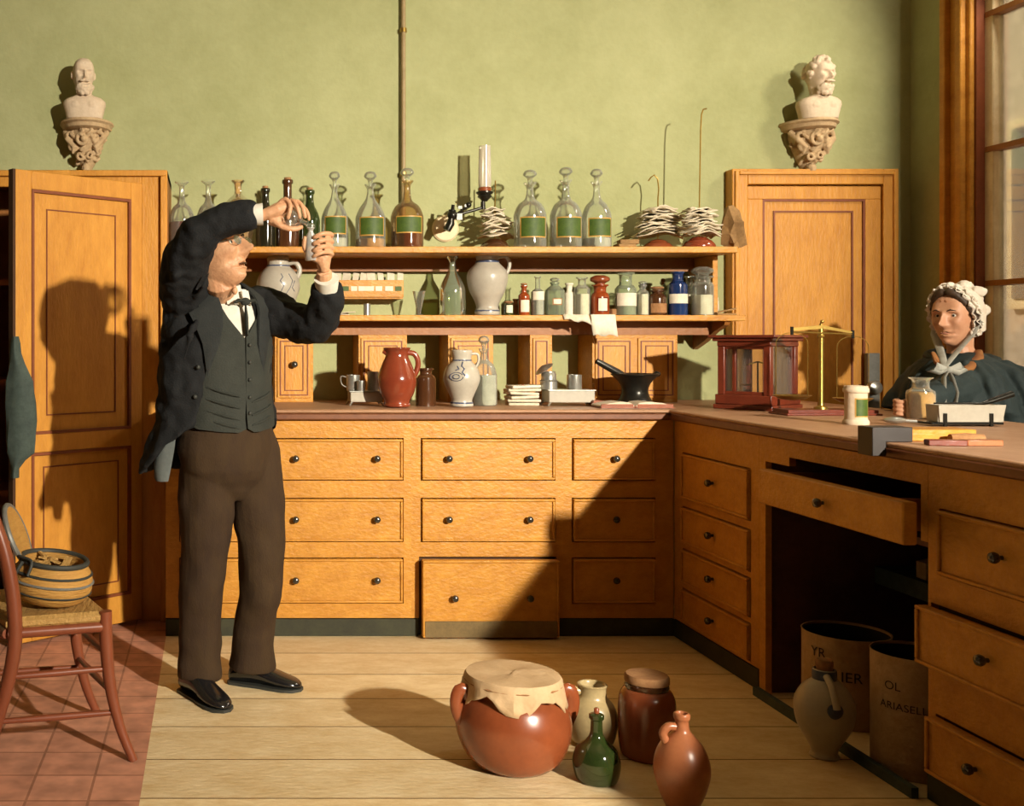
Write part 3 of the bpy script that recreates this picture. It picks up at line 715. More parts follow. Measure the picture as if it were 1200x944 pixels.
# folded white paper by the elbow
b = MB(); q = P(400, 369, 4.93)
for i, (dx, a) in enumerate([(-.02, .2), (.015, -.15)]):
    b.obox((q.x+dx, 4.93, LS+.006+.007*i), (.10, .06, .003), (0, .06*(1-2*i), a))
o = b.build('folded_paper', M['paper'], world=True); tag(o, 'folded white paper lying on the lower shelf beside the man\'s elbow', 'paper')
# bottles
def bottle(px, w, top, label, m, shoulder=None, nr=.45, stop=None, lab=None, labm=None, inner=None, Y=4.95, half=48, liquid=None, labi=None, rim=1.35, base=370, z=LS, name='medicine_bottle', group=LG, cat='bottle', knob=1.0):
    v = Vessel(name, label, cat, px, base, Y, z, group); r = w/2; n = r*nr; h = base-top
    sh = shoulder or base-h*.68; st = top+(stop[1] if stop else 0)
    v.turn('body', [(r*.92, base), (r, base-1), (r, base-3), (r, sh+3), (r*.93, sh), (n*1.2, sh-(r-n)*.7), (n, sh-(r-n)*.9), (n, st+3), (n*rim, st+1.5), (n*rim, st)], m, 28, 2, cap1=bool(stop) or m in (M['dark'],))
    if stop:
        sm, hh = stop; R_ = n*1.3*knob
        v.turn('stopper', [(n*.8, st+2), (n*.8, st-hh*.15), (R_, st-hh*.4), (R_, st-hh*.75), (R_*.5, top)], sm, 20, 2)
    if liquid: v.turn('contents', [(r*.9, base-1), (r*.92, base-2), (r*.92, liquid[1])], liquid[0], smooth=0)
    if lab: v.label('label', r, lab[0], lab[1], half, labm or M['white'], labi)
    return v
bottle(596, 11, 353, 'tiny square dark bottle with pale label right of the stoneware jug', M['dgreen'], nr=.7, stop=(M['cork'], 3), lab=(358, 367), half=40, rim=1)
bottle(604, 8, 350, 'tiny cork-coloured bottle in the leftmost cluster of small bottles', M['cork'], nr=.6, Y=5.03)
bottle(614, 13, 332, 'slim red-brown bottle with white label, tall neck', M['amber'], stop=(M['cork'], 3), lab=(352, 366), shoulder=346)
bottle(630, 15, 324, 'clear slim bottle with white round label, second tall one from left', M['glass'], lab=(342, 352), shoulder=342, half=58, liquid=(M['pale'], 352), nr=.36)
bottle(650, 22, 326, 'square-shouldered clear bottle with small orange label', M['glassg'], lab=(350, 358), shoulder=340, nr=.36, half=30, labm=M['cork'], labi=M['white'], stop=(M['glass'], 5))
bottle(667, 12, 332, 'small cream-coloured bottle left of the red-labelled jar', M['white'], nr=.6, shoulder=344, Y=4.98)
bottle(682, 18, 325, 'pale clear bottle of whitish powder beside the amber jar', M['glass'], nr=.5, liquid=(M['white'], 345), shoulder=338, rim=1.5)
bottle(703, 21, 323, 'amber jar with big round stopper and red bordered label', M['amber'], nr=.68, shoulder=346, stop=(M['terra'], 11), lab=(349, 366), half=36, labm=M['red'], labi=M['white'], knob=1.15)
bottle(733, 24, 320, 'pale green jar with broad white label left of centre', M['glassg'], nr=.6, shoulder=338, lab=(344, 359), half=70, liquid=(M['pale'], 344), rim=1.4)
bottle(753, 14, 330, 'narrow clear bottle of white powder between green and brown jars', M['glass'], nr=.5, liquid=(M['white'], 345), stop=(M['glass'], 4))
bottle(770, 21, 336, 'squat brown bottle with dark band over pale label', M['brownglass'], nr=.55, shoulder=348, lab=(356, 367), half=60, labm=M['cork'], stop=(M['cork'], 4))
bottle(777, 6, 326, 'thin corked vial behind the squat brown bottle', M['glass'], nr=.6, Y=5.05, stop=(M['cork'], 5))
bottle(794, 22, 319, 'cobalt blue bottle with cream band label', M['blue'], nr=.55, shoulder=334, lab=(345, 356), half=75, rim=1.25)
bottle(808, 15, 323, 'clear bottle with cream label partly behind the cobalt bottle', M['glass'], nr=.5, Y=5.03, lab=(345, 356), half=75)
bottle(823, 25, 313, 'largest clear jar with domed glass stopper at shelf right end', M['glass'], nr=.72, shoulder=334, stop=(M['glass'], 11), liquid=(M['white'], 346), knob=1.0)
o = MB().obox((P(718, 364, 4.95).x, 4.95, LS+.016), (.03, .03, .03), (0, 0, .4)).build('pill_box', M['cork'], world=True, bevel=.003); tag(o, 'small reddish pill box beside the amber round-stoppered jar', 'box', LG)
b = MB(); q = P(846, 368, 4.95)
b.obox((q.x+.004, 4.95, LS+.006), (.10, .06, .008), (0, 0, .2)); b.obox((q.x+.01, 4.945, LS+.022), (.09, .05, .006), (0, -.22, -.1))
o = b.build('brown_papers', M['kraft'], world=True); tag(o, 'loose brown papers lying at the right end of the lower shelf', 'paper')
bm_ = MB(); bm_.ball((0, 0, 0), 1, 16, 10)
for v_ in bm_.bm.verts:
    k_ = 1+.3*noise.noise(v_.co*2.1); v_.co = Vector((q.x+v_.co.x*.028*k_, 5.04+v_.co.y*.028*k_, LS+max(.001, .05+v_.co.z*.055*k_)))
o = bm_.build('cloth_wad', M['paper'], world=True); tag(o, 'crumpled white cloth wad beside the largest clear jar', 'cloth')
# two sheets hanging over the shelf edge
for (x0, x1, y1, lab) in ((660, 690, 379, 'pale paper sheet draped over the shelf edge, the shorter left one'), (692, 721, 393, 'longer buff paper sheet hanging over the shelf edge')):
    A, B_ = P(x0, 369, 4.845), P(x1, 369, 4.845); zb = P(x0, y1, 4.84).z; random.seed(x0)
    b = MB(); cols = []
    n = 7
    for i in range(n):
        t = i/(n-1); x = A.x+(B_.x-A.x)*t; wv = .004*math.sin(t*7+x0)
        cols.append([Vector((x-.0, 4.90, LS+.002)), Vector((x, 4.847, LS+.002)), Vector((x, 4.842, LS-.004)), Vector((x+.004, 4.838+wv, (LS+zb)/2)), Vector((x+.008, 4.836-wv, zb+.006*math.sin(t*11)+ (0.02*(1-t) if x0 == 660 else 0)))])
    b.loft(cols, False, False, closed=False)
    o = b.build('paper_sheet', M['white'] if x0 == 692 else M['paper'], world=True, solid=.0015); tag(o, lab, 'paper')
# ---------------------------------------------------------------- on the back worktop
def feet_tray(name, label, x0, x1, y0, y1, Y, group):
    s = F/Y; a, c = (x0-VX)/s, (x1-VX)/s; h = (y1-y0)/s
    r = root(name, ((a+c)/2, Y, WZ), label, 'stand', group); w = (c-a)/2; d = .055
    b = MB(); b.box(-w, w, -d, d, .016, h); b.build('stand_box', M['stone'], r, bevel=.003)
    b = MB(); b.box(-w-.004, w+.004, -d-.004, d+.004, h, h+.004); b.build('stand_top', M['tin'], r)
    for sx in (-1, 1):
        for sy in (-1, 1):
            MB().tube([(sx*(w-.008), sy*(d-.008), .018), (sx*w, sy*d, .008), (sx*(w+.004), sy*(d+.002), 0)], [.006, .004, .005], 8).build('foot', M['tin'], r)
    return h+.004
h1 = feet_tray('apparatus_stand', 'low pale metal stand carrying tin cups left of the red-brown jug', 409, 446, 452, 468, 4.78, None)
def cup(px, w, yt, yb, Y, z, label, handle=0, m=None, lid=False, group='tin cups on the worktop stands'):
    v = Vessel('tin_cup', label, 'cup', px, yb, Y, z, group); r = w/2
    v.turn('body', [(r*.95, yb), (r, yb-1), (r, yt), (r*.86, yt), (r*.86, yt+3)], m or M['tin'], 24, 0)
    if handle:
        e = handle*r/v.s; h = (yb-yt)/v.s
        MB().tube(cr([(e, 0, h*.85), (e*1.8, 0, h*.9), (e*1.7, 0, h*.4), (e, 0, h*.2)], 4), .003, 8).build('handle', M['tin'], v.r)
    return v
cup(414, 16, 434, 452, 4.79, WZ+h1, 'handled tin cup, left on the stand beside the red-brown jug', -1)
cup(423, 10, 440, 452, 4.74, WZ+h1, 'small bright tin beaker in front on the left stand', 0)
cup(437, 13, 430, 452, 4.79, WZ+h1, 'tallest plain grey tin beaker on the left stand')
# red-brown jug
prof = [(15, 474), (16, 472), (15, 468), (20, 458), (22.5, 446), (22, 438), (17, 424), (13.5, 416), (13.5, 410), (16, 406), (14.5, 405)]
jug('pottery_jug', 'glossy red-brown pottery jug with looped handle on the worktop', 465, 475, 4.62, WZ, prof, M['terrad'],
    [(477, 411, 0), (486, 413, 0), (490, 424, 0), (486, 437, 0), (478, 444, 0)], .012, spout=(449, 409, 0))
bottle(499, 23, 425, 'dark brown wide-mouthed jar between the red-brown and grey jugs', M['brownglass'], shoulder=436, nr=.62, Y=4.72, base=469, z=WZ, name='glass_jar', group=None, cat='jar', lab=None, rim=1.25)
prof = [(13, 474), (13.5, 472), (12, 467), (15, 459), (20, 447), (21, 439), (18, 429), (12, 422), (11, 418), (12, 412), (12, 409), (10.5, 408)]
def rrg(y):
    q = sorted(prof, key=lambda t: t[1])
    for (ra, ya), (rb, yb) in zip(q, q[1:]):
        if ya <= y <= yb: return ra+(rb-ra)*(y-ya)/max(yb-ya, .01)+.25
    return q[-1][0]
jug('stoneware_jug', 'grey jug painted with dark blue scrolls standing on the worktop', 541, 475, 4.64, WZ, prof, M['stone'],
    [(551, 413, 0), (559, 413, 0), (561, 420, 0), (558, 428, 0)], .006, [(11.4, 421, 419.5), (13, 471, 469)], spout=(531, 411, 0),
    marks=[(rrg, [(-30+22*math.cos(t), 439+5*math.sin(t)) for t in [i*.45 for i in range(14)]]), (rrg, [(-30+11*math.cos(t), 439+2.6*math.sin(t)) for t in [i*.5 for i in range(13)]]), (rrg, [(-8, 422), (-14, 427), (-4, 430), (-12, 434), (-2, 438)]), (rrg, [(-30, 427), (-22, 430), (-34, 432)])])
decanter(567, 30, 388, 408, 432, 'stoppered clear decanter of pale liquid behind the grey and blue jug', M['pale'], 434, False, True, Y=4.74, base=470, z=WZ, grp=None, m=M['glass'])
# stack of folded papers
random.seed(21)
for i in range(6):
    w = random.uniform(34, 39)/262; q = P(613, 466, 4.76)
    o = MB().obox((q.x+random.uniform(-.006, .006), 4.78, WZ+.006+i*.0155), (w, .09, .0125), (random.uniform(-.02, .02), random.uniform(-.04, .04), random.uniform(-.2, .2))).build('paper_bundle', M['paper'] if i != 5 else M['white'], world=True, bevel=.004)
    tag(o, ['lowest bundle in the pile of folded papers on the worktop', 'second bundle from the bottom in the folded paper pile', 'third bundle from the bottom in the folded paper pile', 'fourth bundle from the bottom in the folded paper pile', 'bundle just under the topmost one in the folded paper pile', 'topmost cream bundle with a wax dot in the folded paper pile'][i], 'papers', 'pile of folded paper bundles')
MB().ball((0, 0, .0), (.006, .006, .004), 8, 6).build('wax_dot', M['terra'], o).location = (0, 0, .015)
h2 = feet_tray('apparatus_stand', 'long pale metal stand with cup and lidded pot behind the open book', 639, 692, 449, 467, 4.74, None)
cup(673, 17, 432, 449, 4.75, WZ+h2, 'plain grey tin cup on the right end of the long stand')
v = Vessel('tin_pot', 'two-tier tin pot with lid tilted open on the long stand', 'pot', 643, 449, 4.75, WZ+h2)
v.turn('body', [(9.5, 449), (9.5, 440), (11, 439.5), (8.5, 438), (8.5, 431), (7.5, 430), (7.5, 428)], M['tin'], 24, 0)
b = MB(); b.T = Matrix.Translation((-.018, 0, .088)) @ Euler((0, R(-35), 0)).to_matrix().to_4x4(); b.lathe([(.042, 0), (.044, .004), (.03, .012), (.006, .02)], n=24); b.build('lid', M['tin'], v.r)
# mortar with pestle
v = Vessel('mortar', 'black bell-shaped mortar with a heavy pestle leaning to the left', 'mortar', 744, 466, 4.80, WZ)
v.turn('bowl', [(20, 466), (21, 464), (17, 458), (14.5, 450), (17, 441), (23, 434), (26.5, 431), (26.5, 429.5), (23, 430), (18, 438), (12, 446), (1, 449)], M['iron'], 36)
MB().tube([((20)/v.s, 0, .125), (26/v.s, 0, .14), (29/v.s, 0, .137)], [.012, .014, .010], 12).build('lip_ring', M['iron'], v.r)
MB().tube([((-2)/v.s, 0, .10), ((-20)/v.s, 0, .145), ((-40)/v.s, 0, .187), (-45/v.s, 0, .198)], [.014, .017, .014, .012], 14).build('pestle', M['iron'], v.r)
# open book
q = P(738, 473, 4.60); r = root('open_book', (q.x, 4.60, WZ), 'open book with red covers lying in front of the mortar', 'book')
b = MB(); b.obox((-.072, 0, .003), (.15, .13, .004), (0, 0, .0)); b.obox((.085, 0, .003), (.165, .13, .004)); b.box(-.004, .004, -.065, .065, 0, .012); b.build('red_cover', M['terra'], r)
for sx in (-1, 1):
    L_ = .145 if sx < 0 else .16
    top = [(0, .010), (sx*.02, .024), (sx*.06, .028), (sx*L_*.75, .022), (sx*L_, .012), (sx*L_, .006), (0, .006)]
    MB().prism(top, 0, -.06, .06).build('page_block', M['paper'], r)
    MB().obox((sx*(L_*.5+.005), -.062, .011), (L_*.95, .003, .014)).build('page_edge', M['terra'], r)
o = MB().prism([(0, 0), (.11, 0), (.10, .022), (.01, .028)], 0, -.04, .04).build('folded_ledger', [M['terra']]); o.location = (P(690, 470, 4.70).x, 4.70, WZ); tag(o, 'small red-edged ledger tucked behind the left page of the open book', 'book')

# ---------------------------------------------------------------- glass balance case and brass balance on the right worktop
def counterY(px, py): return F*(HC-WZ)/(py-VY)
Yc = 4.42; s = F/Yc
xa = (841-VX)/s; W_, D_ = .235, .27
r = root('balance_case', ((888-VX)/(F/4.53), 4.53, WZ), 'small mahogany framed glass balance case with overhanging top', 'balance case', None, R(-52))
hw, hd = W_/2, D_/2; H_ = .315
b = MB(); b.box(-hw-.006, hw+.006, -hd-.006, hd+.006, 0, .02); b.box(-hw, hw, -hd, hd, .02, .062); b.build('case_base', M['mahog'], r, bevel=.004)
b = MB(); b.box(-hw+.006, hw-.006, -hd+.006, hd-.006, H_-.05, H_-.028); b.box(-hw-.008, hw+.008, -hd-.008, hd+.008, H_-.028, H_-.014); b.box(-hw-.022, hw+.022, -hd-.022, hd+.022, H_-.014, H_-.002); b.build('case_top', M['mahog'], r, bevel=.003)
for sx in (-1, 1):
    for sy in (-1, 1):
        x, y = sx*(hw-.022), sy*(hd-.022); MB().box(x-.014, x+.014, y-.014, y+.014, .062, H_-.05).build('post', M['mahog'], r, bevel=.002)
for (x0, x1, y0, y1) in ((-hw+.036, hw-.036, -hd+.020, -hd+.024), (-hw+.036, hw-.036, hd-.024, hd-.020), (-hw+.020, -hw+.024, -hd+.036, hd-.036), (hw-.024, hw-.020, -hd+.036, hd-.036)):
    MB().box(x0, x1, y0, y1, .062, H_-.05).build('glass_pane', M['glassw'], r)
b = MB(); b.box(-.05, -.036, -hd+.014, -hd+.03, .062, H_-.05); b.box(-hw+.03, hw-.03, -hd+.014, -hd+.03, .062, .076); b.box(-hw+.03, hw-.03, -hd+.014, -hd+.03, H_-.062, H_-.05); b.build('front_rails', M['mahog'], r, bevel=.001)
b = MB(); b.tube([(.0, .0, .062), (.0, .0, .20)], .004, 8); b.tube([(-.05, .0, .185), (.0, .0, .20), (.05, .0, .185)], .003, 8); b.tube([(-.05, .0, .185), (-.05, .0, .10)], .001, 6); b.tube([(.05, .0, .185), (.05, .0, .10)], .001, 6)
for x in (-.05, .05): b.lathe([(.002, 0), (.022, .003), (.023, .008)], (x, .0, .097), 16)
o = b.build('small_balance', M['brass'], world=False); o.location = r.location; tag(o, 'tiny brass balance standing inside the mahogany glass case', 'balance')

Yb = 4.16; s = F/Yb
bxp = (962-VX)/s
r = root('brass_balance', (bxp, Yb, WZ), 'brass beam balance with tall column on a low mahogany base', 'balance')
b = MB(); b.box(-.16, .19, -.06, .06, 0, .022); b.box(-.17, .20, -.07, .07, 0, .008); b.build('base_board', M['mahog'], r, bevel=.003)
b = MB(); b.lathe([(.026, .022), (.024, .03), (.012, .036), (.010, .05), (.010, .30), (.014, .305), (.010, .315), (.008, .34), (.005, .352), (.003, .36)], n=20); b.build('column', M['brass'], r)
zb = HC-(385-VY)/s-WZ
b = MB(); b.prism([(-.118, zb-.004), (-.11, zb+.004), (0, zb+.014), (.11, zb-.010), (.122, zb-.014), (.11, zb-.018), (0, zb+.0), (-.11, zb-.008)], 0, -.012, -.004); b.tube([(-.12, -.008, zb-.012), (.12, -.008, zb-.022)], .0032, 8)
b.ball((0, -.008, zb+.028), .007, 10, 6); b.build('beam', M['brass'], r)
for k, (hx, hz) in enumerate([(-.118, zb-.004), (.120, zb-.018)]):
    b = MB(); b.tube([(hx, -.008, hz+.012), (hx, -.008, hz-.02)], .006, 8); b.build('hook', M['iron'], r)
    pz = .075-(.012 if k else 0); Rb = .062
    b = MB(); path = [(hx+Rb*math.cos(t), -.008, hz-.055+Rb*.7*math.sin(t)) for t in [PI*i/14 for i in range(15)]]
    b.tube([(hx-Rb, -.008, pz)]+path[::-1]+[(hx+Rb, -.008, pz)], .0016, 6); b.tube([(hx, -.008, hz-.02), (hx, -.008, hz-.012-.0)], .0016, 6); b.build('pan_bow', M['brass'], r)
    b = MB(); b.lathe([(.002, pz-.020), (.045, pz-.014), (.068, pz), (.070, pz+.002), (.064, pz), (.04, pz-.010), (.002, pz-.014)], (hx, -.008, 0), 28); b.build('pan', M['brass'], r)
# white porcelain jar with green label
v = Vessel('porcelain_jar', 'white lidded porcelain jar with green label on the right worktop', 'jar', 1003, 497, counterY(1003, 497), WZ)
v.turn('body', [(13.5, 497), (14, 494), (12.6, 491), (12, 489), (12, 462), (12.5, 460)], M['plaster'], 32, 2)
v.turn('lid', [(12.5, 460), (13.6, 459), (13.6, 455), (12.5, 454), (12.5, 452), (4, 451)], M['plaster'], 32, 0)
v.label('label', 12, 466, 488, 42, M['gold'], M['label'], ang0=-84)
# powder jar
yj = counterY(1079, 490)
v = Vessel('glass_jar', 'wide-necked glass jar of yellow powder beside the woman\'s hand', 'jar', 1079, 490, yj, WZ)
v.turn('body', [(14, 490), (15, 488), (15, 461), (13, 457), (9, 454), (9, 446), (12.5, 443), (12.5, 442)], M['glass'], 32, 2, cap1=False)
v.turn('powder', [(14, 489.5), (14.6, 487), (14.6, 463), (11, 459)], mat('ochre_powder', (.62, .36, .11), .9, (.48, .25, .06), 30), smooth=0)
# pale trough, spoon, rods
Yt = 3.62; s = F/Yt
q0, q1 = P(1094, 494, Yt), P(1167, 500, Yt); x0, x1 = q0.x, q1.x
r = root('pale_trough', ((x0+x1)/2, Yt, WZ), 'pale grey oblong trough on dark feet near the worktop edge', 'trough')
hw = (x1-x0)/2
b = MB(); hh = .058
b.prism([(-hw, .014), (hw, .014), (hw+.012, .014+hh), (-hw-.004, .014+hh)], 0, -.032, -.026); b.prism([(-hw, .014), (hw, .014), (hw+.012, .014+hh), (-hw-.004, .014+hh)], 0, .03, .036)
b.box(-hw, hw, -.026, .03, .014, .018); b.box(-hw-.003, -hw+.003, -.026, .03, .014, .014+hh); b.box(hw, hw+.008, -.026, .03, .014, .014+hh)
b.build('trough_body', M['stone'], r, bevel=.001)
for sx in (-.85, .62): MB().obox((hw*sx, -.034, .022), (.010, .008, .044)).build('foot', M['iron'], r)
b = MB(); b.box(-hw-.03, hw, -.036, .036, .006, .013); b.build('base_plate', M['iron'], r)
b = MB(); b.tube([(-hw, .0, .014+hh+.004), (hw*.5, .0, .014+hh+.003), (hw*.8, 0, .082), (hw+.055, 0, .108)], [.003, .0035, .008, .011], 10); o = b.build('spatula', M['iron']); o.location = (r.location.x, Yt-.002, WZ+.0); tag(o, 'dark-handled spatula resting across the pale trough', 'spatula')
q = P(1066, 494, 3.55)
b = MB(); b.ball((q.x+.02, 3.66, WZ+.016), (.036, .03, .012), 18, 8); b.tube([(q.x+.05, 3.655, WZ+.014), (q.x+.09, 3.65, WZ+.012)], .005, 8)
o = b.build('spoon', M['tin'], world=True); tag(o, 'shiny metal spoon bowl lying beside the powder jar', 'spoon')
# bench hook over the edge, block, cork and slats
o = MB().prism([(1.872, .922), (1.912, .922), (1.912, WZ+.001), (1.987, WZ+.001), (1.987, 1.004), (1.872, 1.004)], 0, 3.02, 3.09).build('bench_hook', M['blackwood_shade'], world=True, bevel=.002)
tag(o, 'dark wooden bench hook gripping the worktop edge left of the orange block', 'bench hook')
o = MB().box(1.995, 2.19, 3.05, 3.15, WZ+.0005, WZ+.034).build('wooden_block', M['wood'], world=True, bevel=.003); tag(o, 'flat orange wooden block in front of the pale trough', 'block')
q = P(1138, 507, 3.02); o = MB().tube([(q.x-.06, 3.02, WZ+.013), (q.x-.015, 3.02, WZ+.014), (q.x+.04, 3.03, WZ+.012)], [.011, .013, .011], 14).build('cork_handle', M['cork'], world=True); tag(o, 'cork cylinder lying by the orange wooden block', 'cork')
for i, (px, a, m_, lab) in enumerate([(1108, .22, 'mahog', 'thin dark reddish wooden slat lying left of the pinkish one'), (1150, .04, 'salmon', 'pinkish wooden slat nearest the worktop edge at right')]):
    Yq = 2.93; q = P(px, 519, Yq); o = MB().obox((q.x, Yq, WZ+.0085), (.095, .035, .016), (0, 0, -a)).build('flat_stick', M[m_], world=True, bevel=.002); tag(o, lab, 'slat')

# ---------------------------------------------------------------- busts on corbels
def face_verts(bm, scale, M3, c, age=1.0, mouth=0.0, beard=0, ns=1.0):
    """sculpted head: x = its left, y = front, z = up, unit = metres for a .24 m head"""
    bmesh.ops.create_icosphere(bm, subdivisions=5, radius=1)
    G = lambda x, z, cx, cz, sx, sz: math.exp(-((x-cx)/sx)**2-((z-cz)/sz)**2)
    for v in bm.verts:
        d = v.co.normalized(); d = d/((abs(d.x)**2.5+abs(d.y)**2.5+abs(d.z)**2.5)**.4); x, y, z = d
        X = x*.0715; Y_ = y*.093; Z = z*.114
        if z < .1:                                   # jaw narrows, cheeks flatten
            t = min(1, (.1-z)/1.1); X *= 1-.30*t*t-.12*t; Y_ = Y_*(1-.22*t) if y > 0 else Y_*(1-.42*t)
            if y > 0: Y_ += .012*t
        if z > .1: Y_ *= 1+.03*z
        if y > -.15:
            fr = min(1, (y+.15)/.5)
            # flatten the face plane
            Y_ -= .010*fr*(1-min(1, (X/.05)**2))*(1 if abs(z) < .6 else .3)
            nose = .030*G(X, Z, 0, -.026, .0105, .014)+.020*G(X, Z, 0, -.008, .008, .018)+.010*G(X, Z, 0, .010, .009, .014)
            nose *= ns
            nost = .010*ns*(G(X, Z, .012, -.030, .008, .007)+G(X, Z, -.012, -.030, .008, .007))
            eye = -.019*(G(X, Z, .030, .010, .015, .010)+G(X, Z, -.030, .010, .015, .010))
            ball = .007*(G(X, Z, .030, .008, .010, .006)+G(X, Z, -.030, .008, .010, .006))
            brow = .010*(G(X, Z, .028, .028, .020, .008)+G(X, Z, -.028, .028, .020, .008))+.004*G(X, Z, 0, .024, .012, .01)
            cheek = .008*age*(G(X, Z, .042, -.018, .014, .014)+G(X, Z, -.042, -.018, .014, .014))
            hollow = -.009*age*(G(X, Z, .043, -.050, .014, .016)+G(X, Z, -.043, -.050, .014, .016))
            fold = -.004*age*(G(X, Z, .026, -.044, .005, .014)+G(X, Z, -.026, -.044, .005, .014))
            lips = .011*G(X, Z, 0, -.055, .020, .0055)+.010*G(X, Z, 0, -.069, .017, .006)-.016*(1+mouth)*G(X, Z, 0, -.0615, .020, .0032)
            chin = .016*G(X, Z, 0, -.098, .020, .016)-.006*G(X, Z, 0, -.081, .02, .006)
            Y_ += fr*(nose+nost+eye+ball+brow+cheek+hollow+fold+lips+chin)
        v.co = Vector(c)+M3 @ (Vector((X, Y_, Z))*scale)
def frame(fwd, up=(0, 0, 1)):
    f = Vector(fwd).normalized(); u = Vector(up); l = u.cross(f)*-1
    l = f.cross(u).normalized(); u = l.cross(f).normalized()
    return Matrix((l, f, u)).transposed()
def corbel(px, label_c, label_b, fx, beard, hairy):
    Yw = BY; X = (px-VX)/(F/5.05); zt = HC+(VY-137)/(F/5.03)
    r = root('wall_corbel', (X, BY-.001, zt), label_c, 'corbel', 'carved plaster wall corbels')
    b = MB()
    def half(pr, z): return [Vector((X+pr*math.cos(a), BY-.002-max(0, pr*1.35*math.sin(a)), z)) for a in [PI*i/18 for i in range(19)]]
    b.loft([half(w, z) for w, z in [(.128, zt), (.132, zt-.012), (.122, zt-.02), (.118, zt-.036), (.100, zt-.045)]]); b.build('corbel_top', M['plasterd'], r, world=True)
    b = MB()
    b.loft([half(w, z) for w, z in [(.085, zt-.04), (.090, zt-.07), (.078, zt-.11), (.055, zt-.17), (.030, zt-.215), (.012, zt-.245)]])
    random.seed(4)
    # scrolls and leaf curls
    def spiral(c, R0, turns, w, ph=0, sg=1):
        pts = []; rad = []
        for i in range(22):
            t = i/21; a = ph+sg*t*turns*2*PI; rr = R0*(1-.8*t)
            pts.append((c[0]+rr*math.cos(a), c[1]-.012*t, c[2]+rr*math.sin(a))); rad.append(w*(1-.3*t))
        b.tube(pts, rad, 7)
    spiral((X-.005, BY-.115, zt-.095), .040, 1.3, .011, .5)
    for sx in (-1, 1):
        spiral((X+sx*.070, BY-.085, zt-.070), .030, 1.2, .011, 1.2, sx)
        spiral((X+sx*.052, BY-.085, zt-.125), .026, 1.1, .010, 2.2, -sx)
        spiral((X+sx*.024, BY-.085, zt-.170), .022, 1.1, .009, .2, sx)
        b.tube([(X+sx*.10, BY-.05, zt-.05), (X+sx*.085, BY-.09, zt-.09), (X+sx*.05, BY-.10, zt-.13), (X+sx*.06, BY-.09, zt-.16)], [.016, .014, .014, .006], 7)
    for i in range(30):
        h_ = random.uniform(.05, .21); a = random.uniform(.25, PI-.25); w = (.090-.36*max(0, h_-.06))
        c0 = Vector((X+w*math.cos(a), BY-.002-w*1.3*math.sin(a), zt-h_)); n_ = Vector((math.cos(a), -math.sin(a), 0)); t_ = Vector((math.sin(a), math.cos(a), 0))*random.choice((-1, 1))
        b.tube([c0, c0+n_*.012+t_*.012-Vector((0, 0, .008)), c0+n_*.016+t_*.024+Vector((0, 0, .004)), c0+n_*.008+t_*.030+Vector((0, 0, .016))], [.009, .010, .008, .004], 6)
    b.ball((X-.003, BY-.13, zt-.095), .016, 10, 7); b.ball((X, BY-.05, zt-.225), (.024, .03, .030), 10, 7)
    b.ball((X, BY-.11, zt-.05), (.03, .03, .014), 10, 7)
    b.build('carved_scrolls', M['plasterd'], r, world=True, remesh=.0035, smit=1)
    # bust
    yb = BY-.115
    r = root('plaster_bust', (X, yb, zt), label_b, 'bust')
    hs = .72; hc = Vector((X-.004, yb-.012, zt+.205)); fw = (fx, -1, -.02)
    b = MB(); face_verts(b.bm, hs, frame(fw), hc, 1.0, 0, beard)
    FM = frame(fw)
    def L(x, y, z): return hc+FM @ (Vector((x, y, z))*hs)
    b.tube([(X, yb, zt+.07), (X, yb-.002, zt+.11), L(0, -.02, -.04)], [.060, .036, .040], 14)
    def sq(w, d, z): return [Vector((X+w*math.copysign(abs(math.cos(a))**.7, math.cos(a)), yb+d*math.copysign(abs(math.sin(a))**.8, math.sin(a)), z)) for a in [2*PI*i/32 for i in range(32)]]
    b.loft([sq(w, d, z) for w, d, z in [(.086, .052, zt), (.092, .056, zt+.03), (.102, .058, zt+.065), (.100, .056, zt+.082), (.084, .050, zt+.096), (.050, .044, zt+.108), (.034, .036, zt+.118)]])
    for sx in (-1, 1):
        b.ball((X+sx*.034, yb-.040, zt+.062), (.034, .020, .026), 12, 8)
        b.ball(L(sx*.073, -.005, 0), (.008, .012, .020), 10, 7)
    if beard:
        random.seed(6)
        for i in range(46):
            a = random.uniform(-1.35, 1.35); h_ = random.uniform(0, 1)
            b.ball(L((.060-.022*h_)*math.sin(a), .022+(.062-.006*h_)*math.cos(a), -.068-.050*h_-.012*math.cos(a)), random.uniform(.009, .013), 8, 6)
        for sx in (-1, 1): b.ball(L(sx*.018, .092, -.050), (.013, .007, .006), 8, 6)
    if hairy:
        random.seed(9)
        for i in range(60):
            a = random.uniform(0, 2*PI); e = random.uniform(-.1, 1.3); d = Vector((math.cos(a)*math.cos(e), math.sin(a)*math.cos(e), math.sin(e)))
            if d.y > .55 and d.z < .65: continue
            b.ball(L(d.x*.078, d.y*.098, d.z*.118+.004), .014, 8, 6)
    b.build('bust_figure', M['plaster'], r, world=True, remesh=.003)
corbel(98, 'carved plaster corbel below the balding bust, above the left cupboard', 'white plaster bust of a balding bearded man on the left corbel', .25, True, False)
corbel(964, 'carved plaster corbel below the curly-haired bust, above the right door', 'white plaster bust of a curly-haired bearded man on the right corbel', .3, True, True)

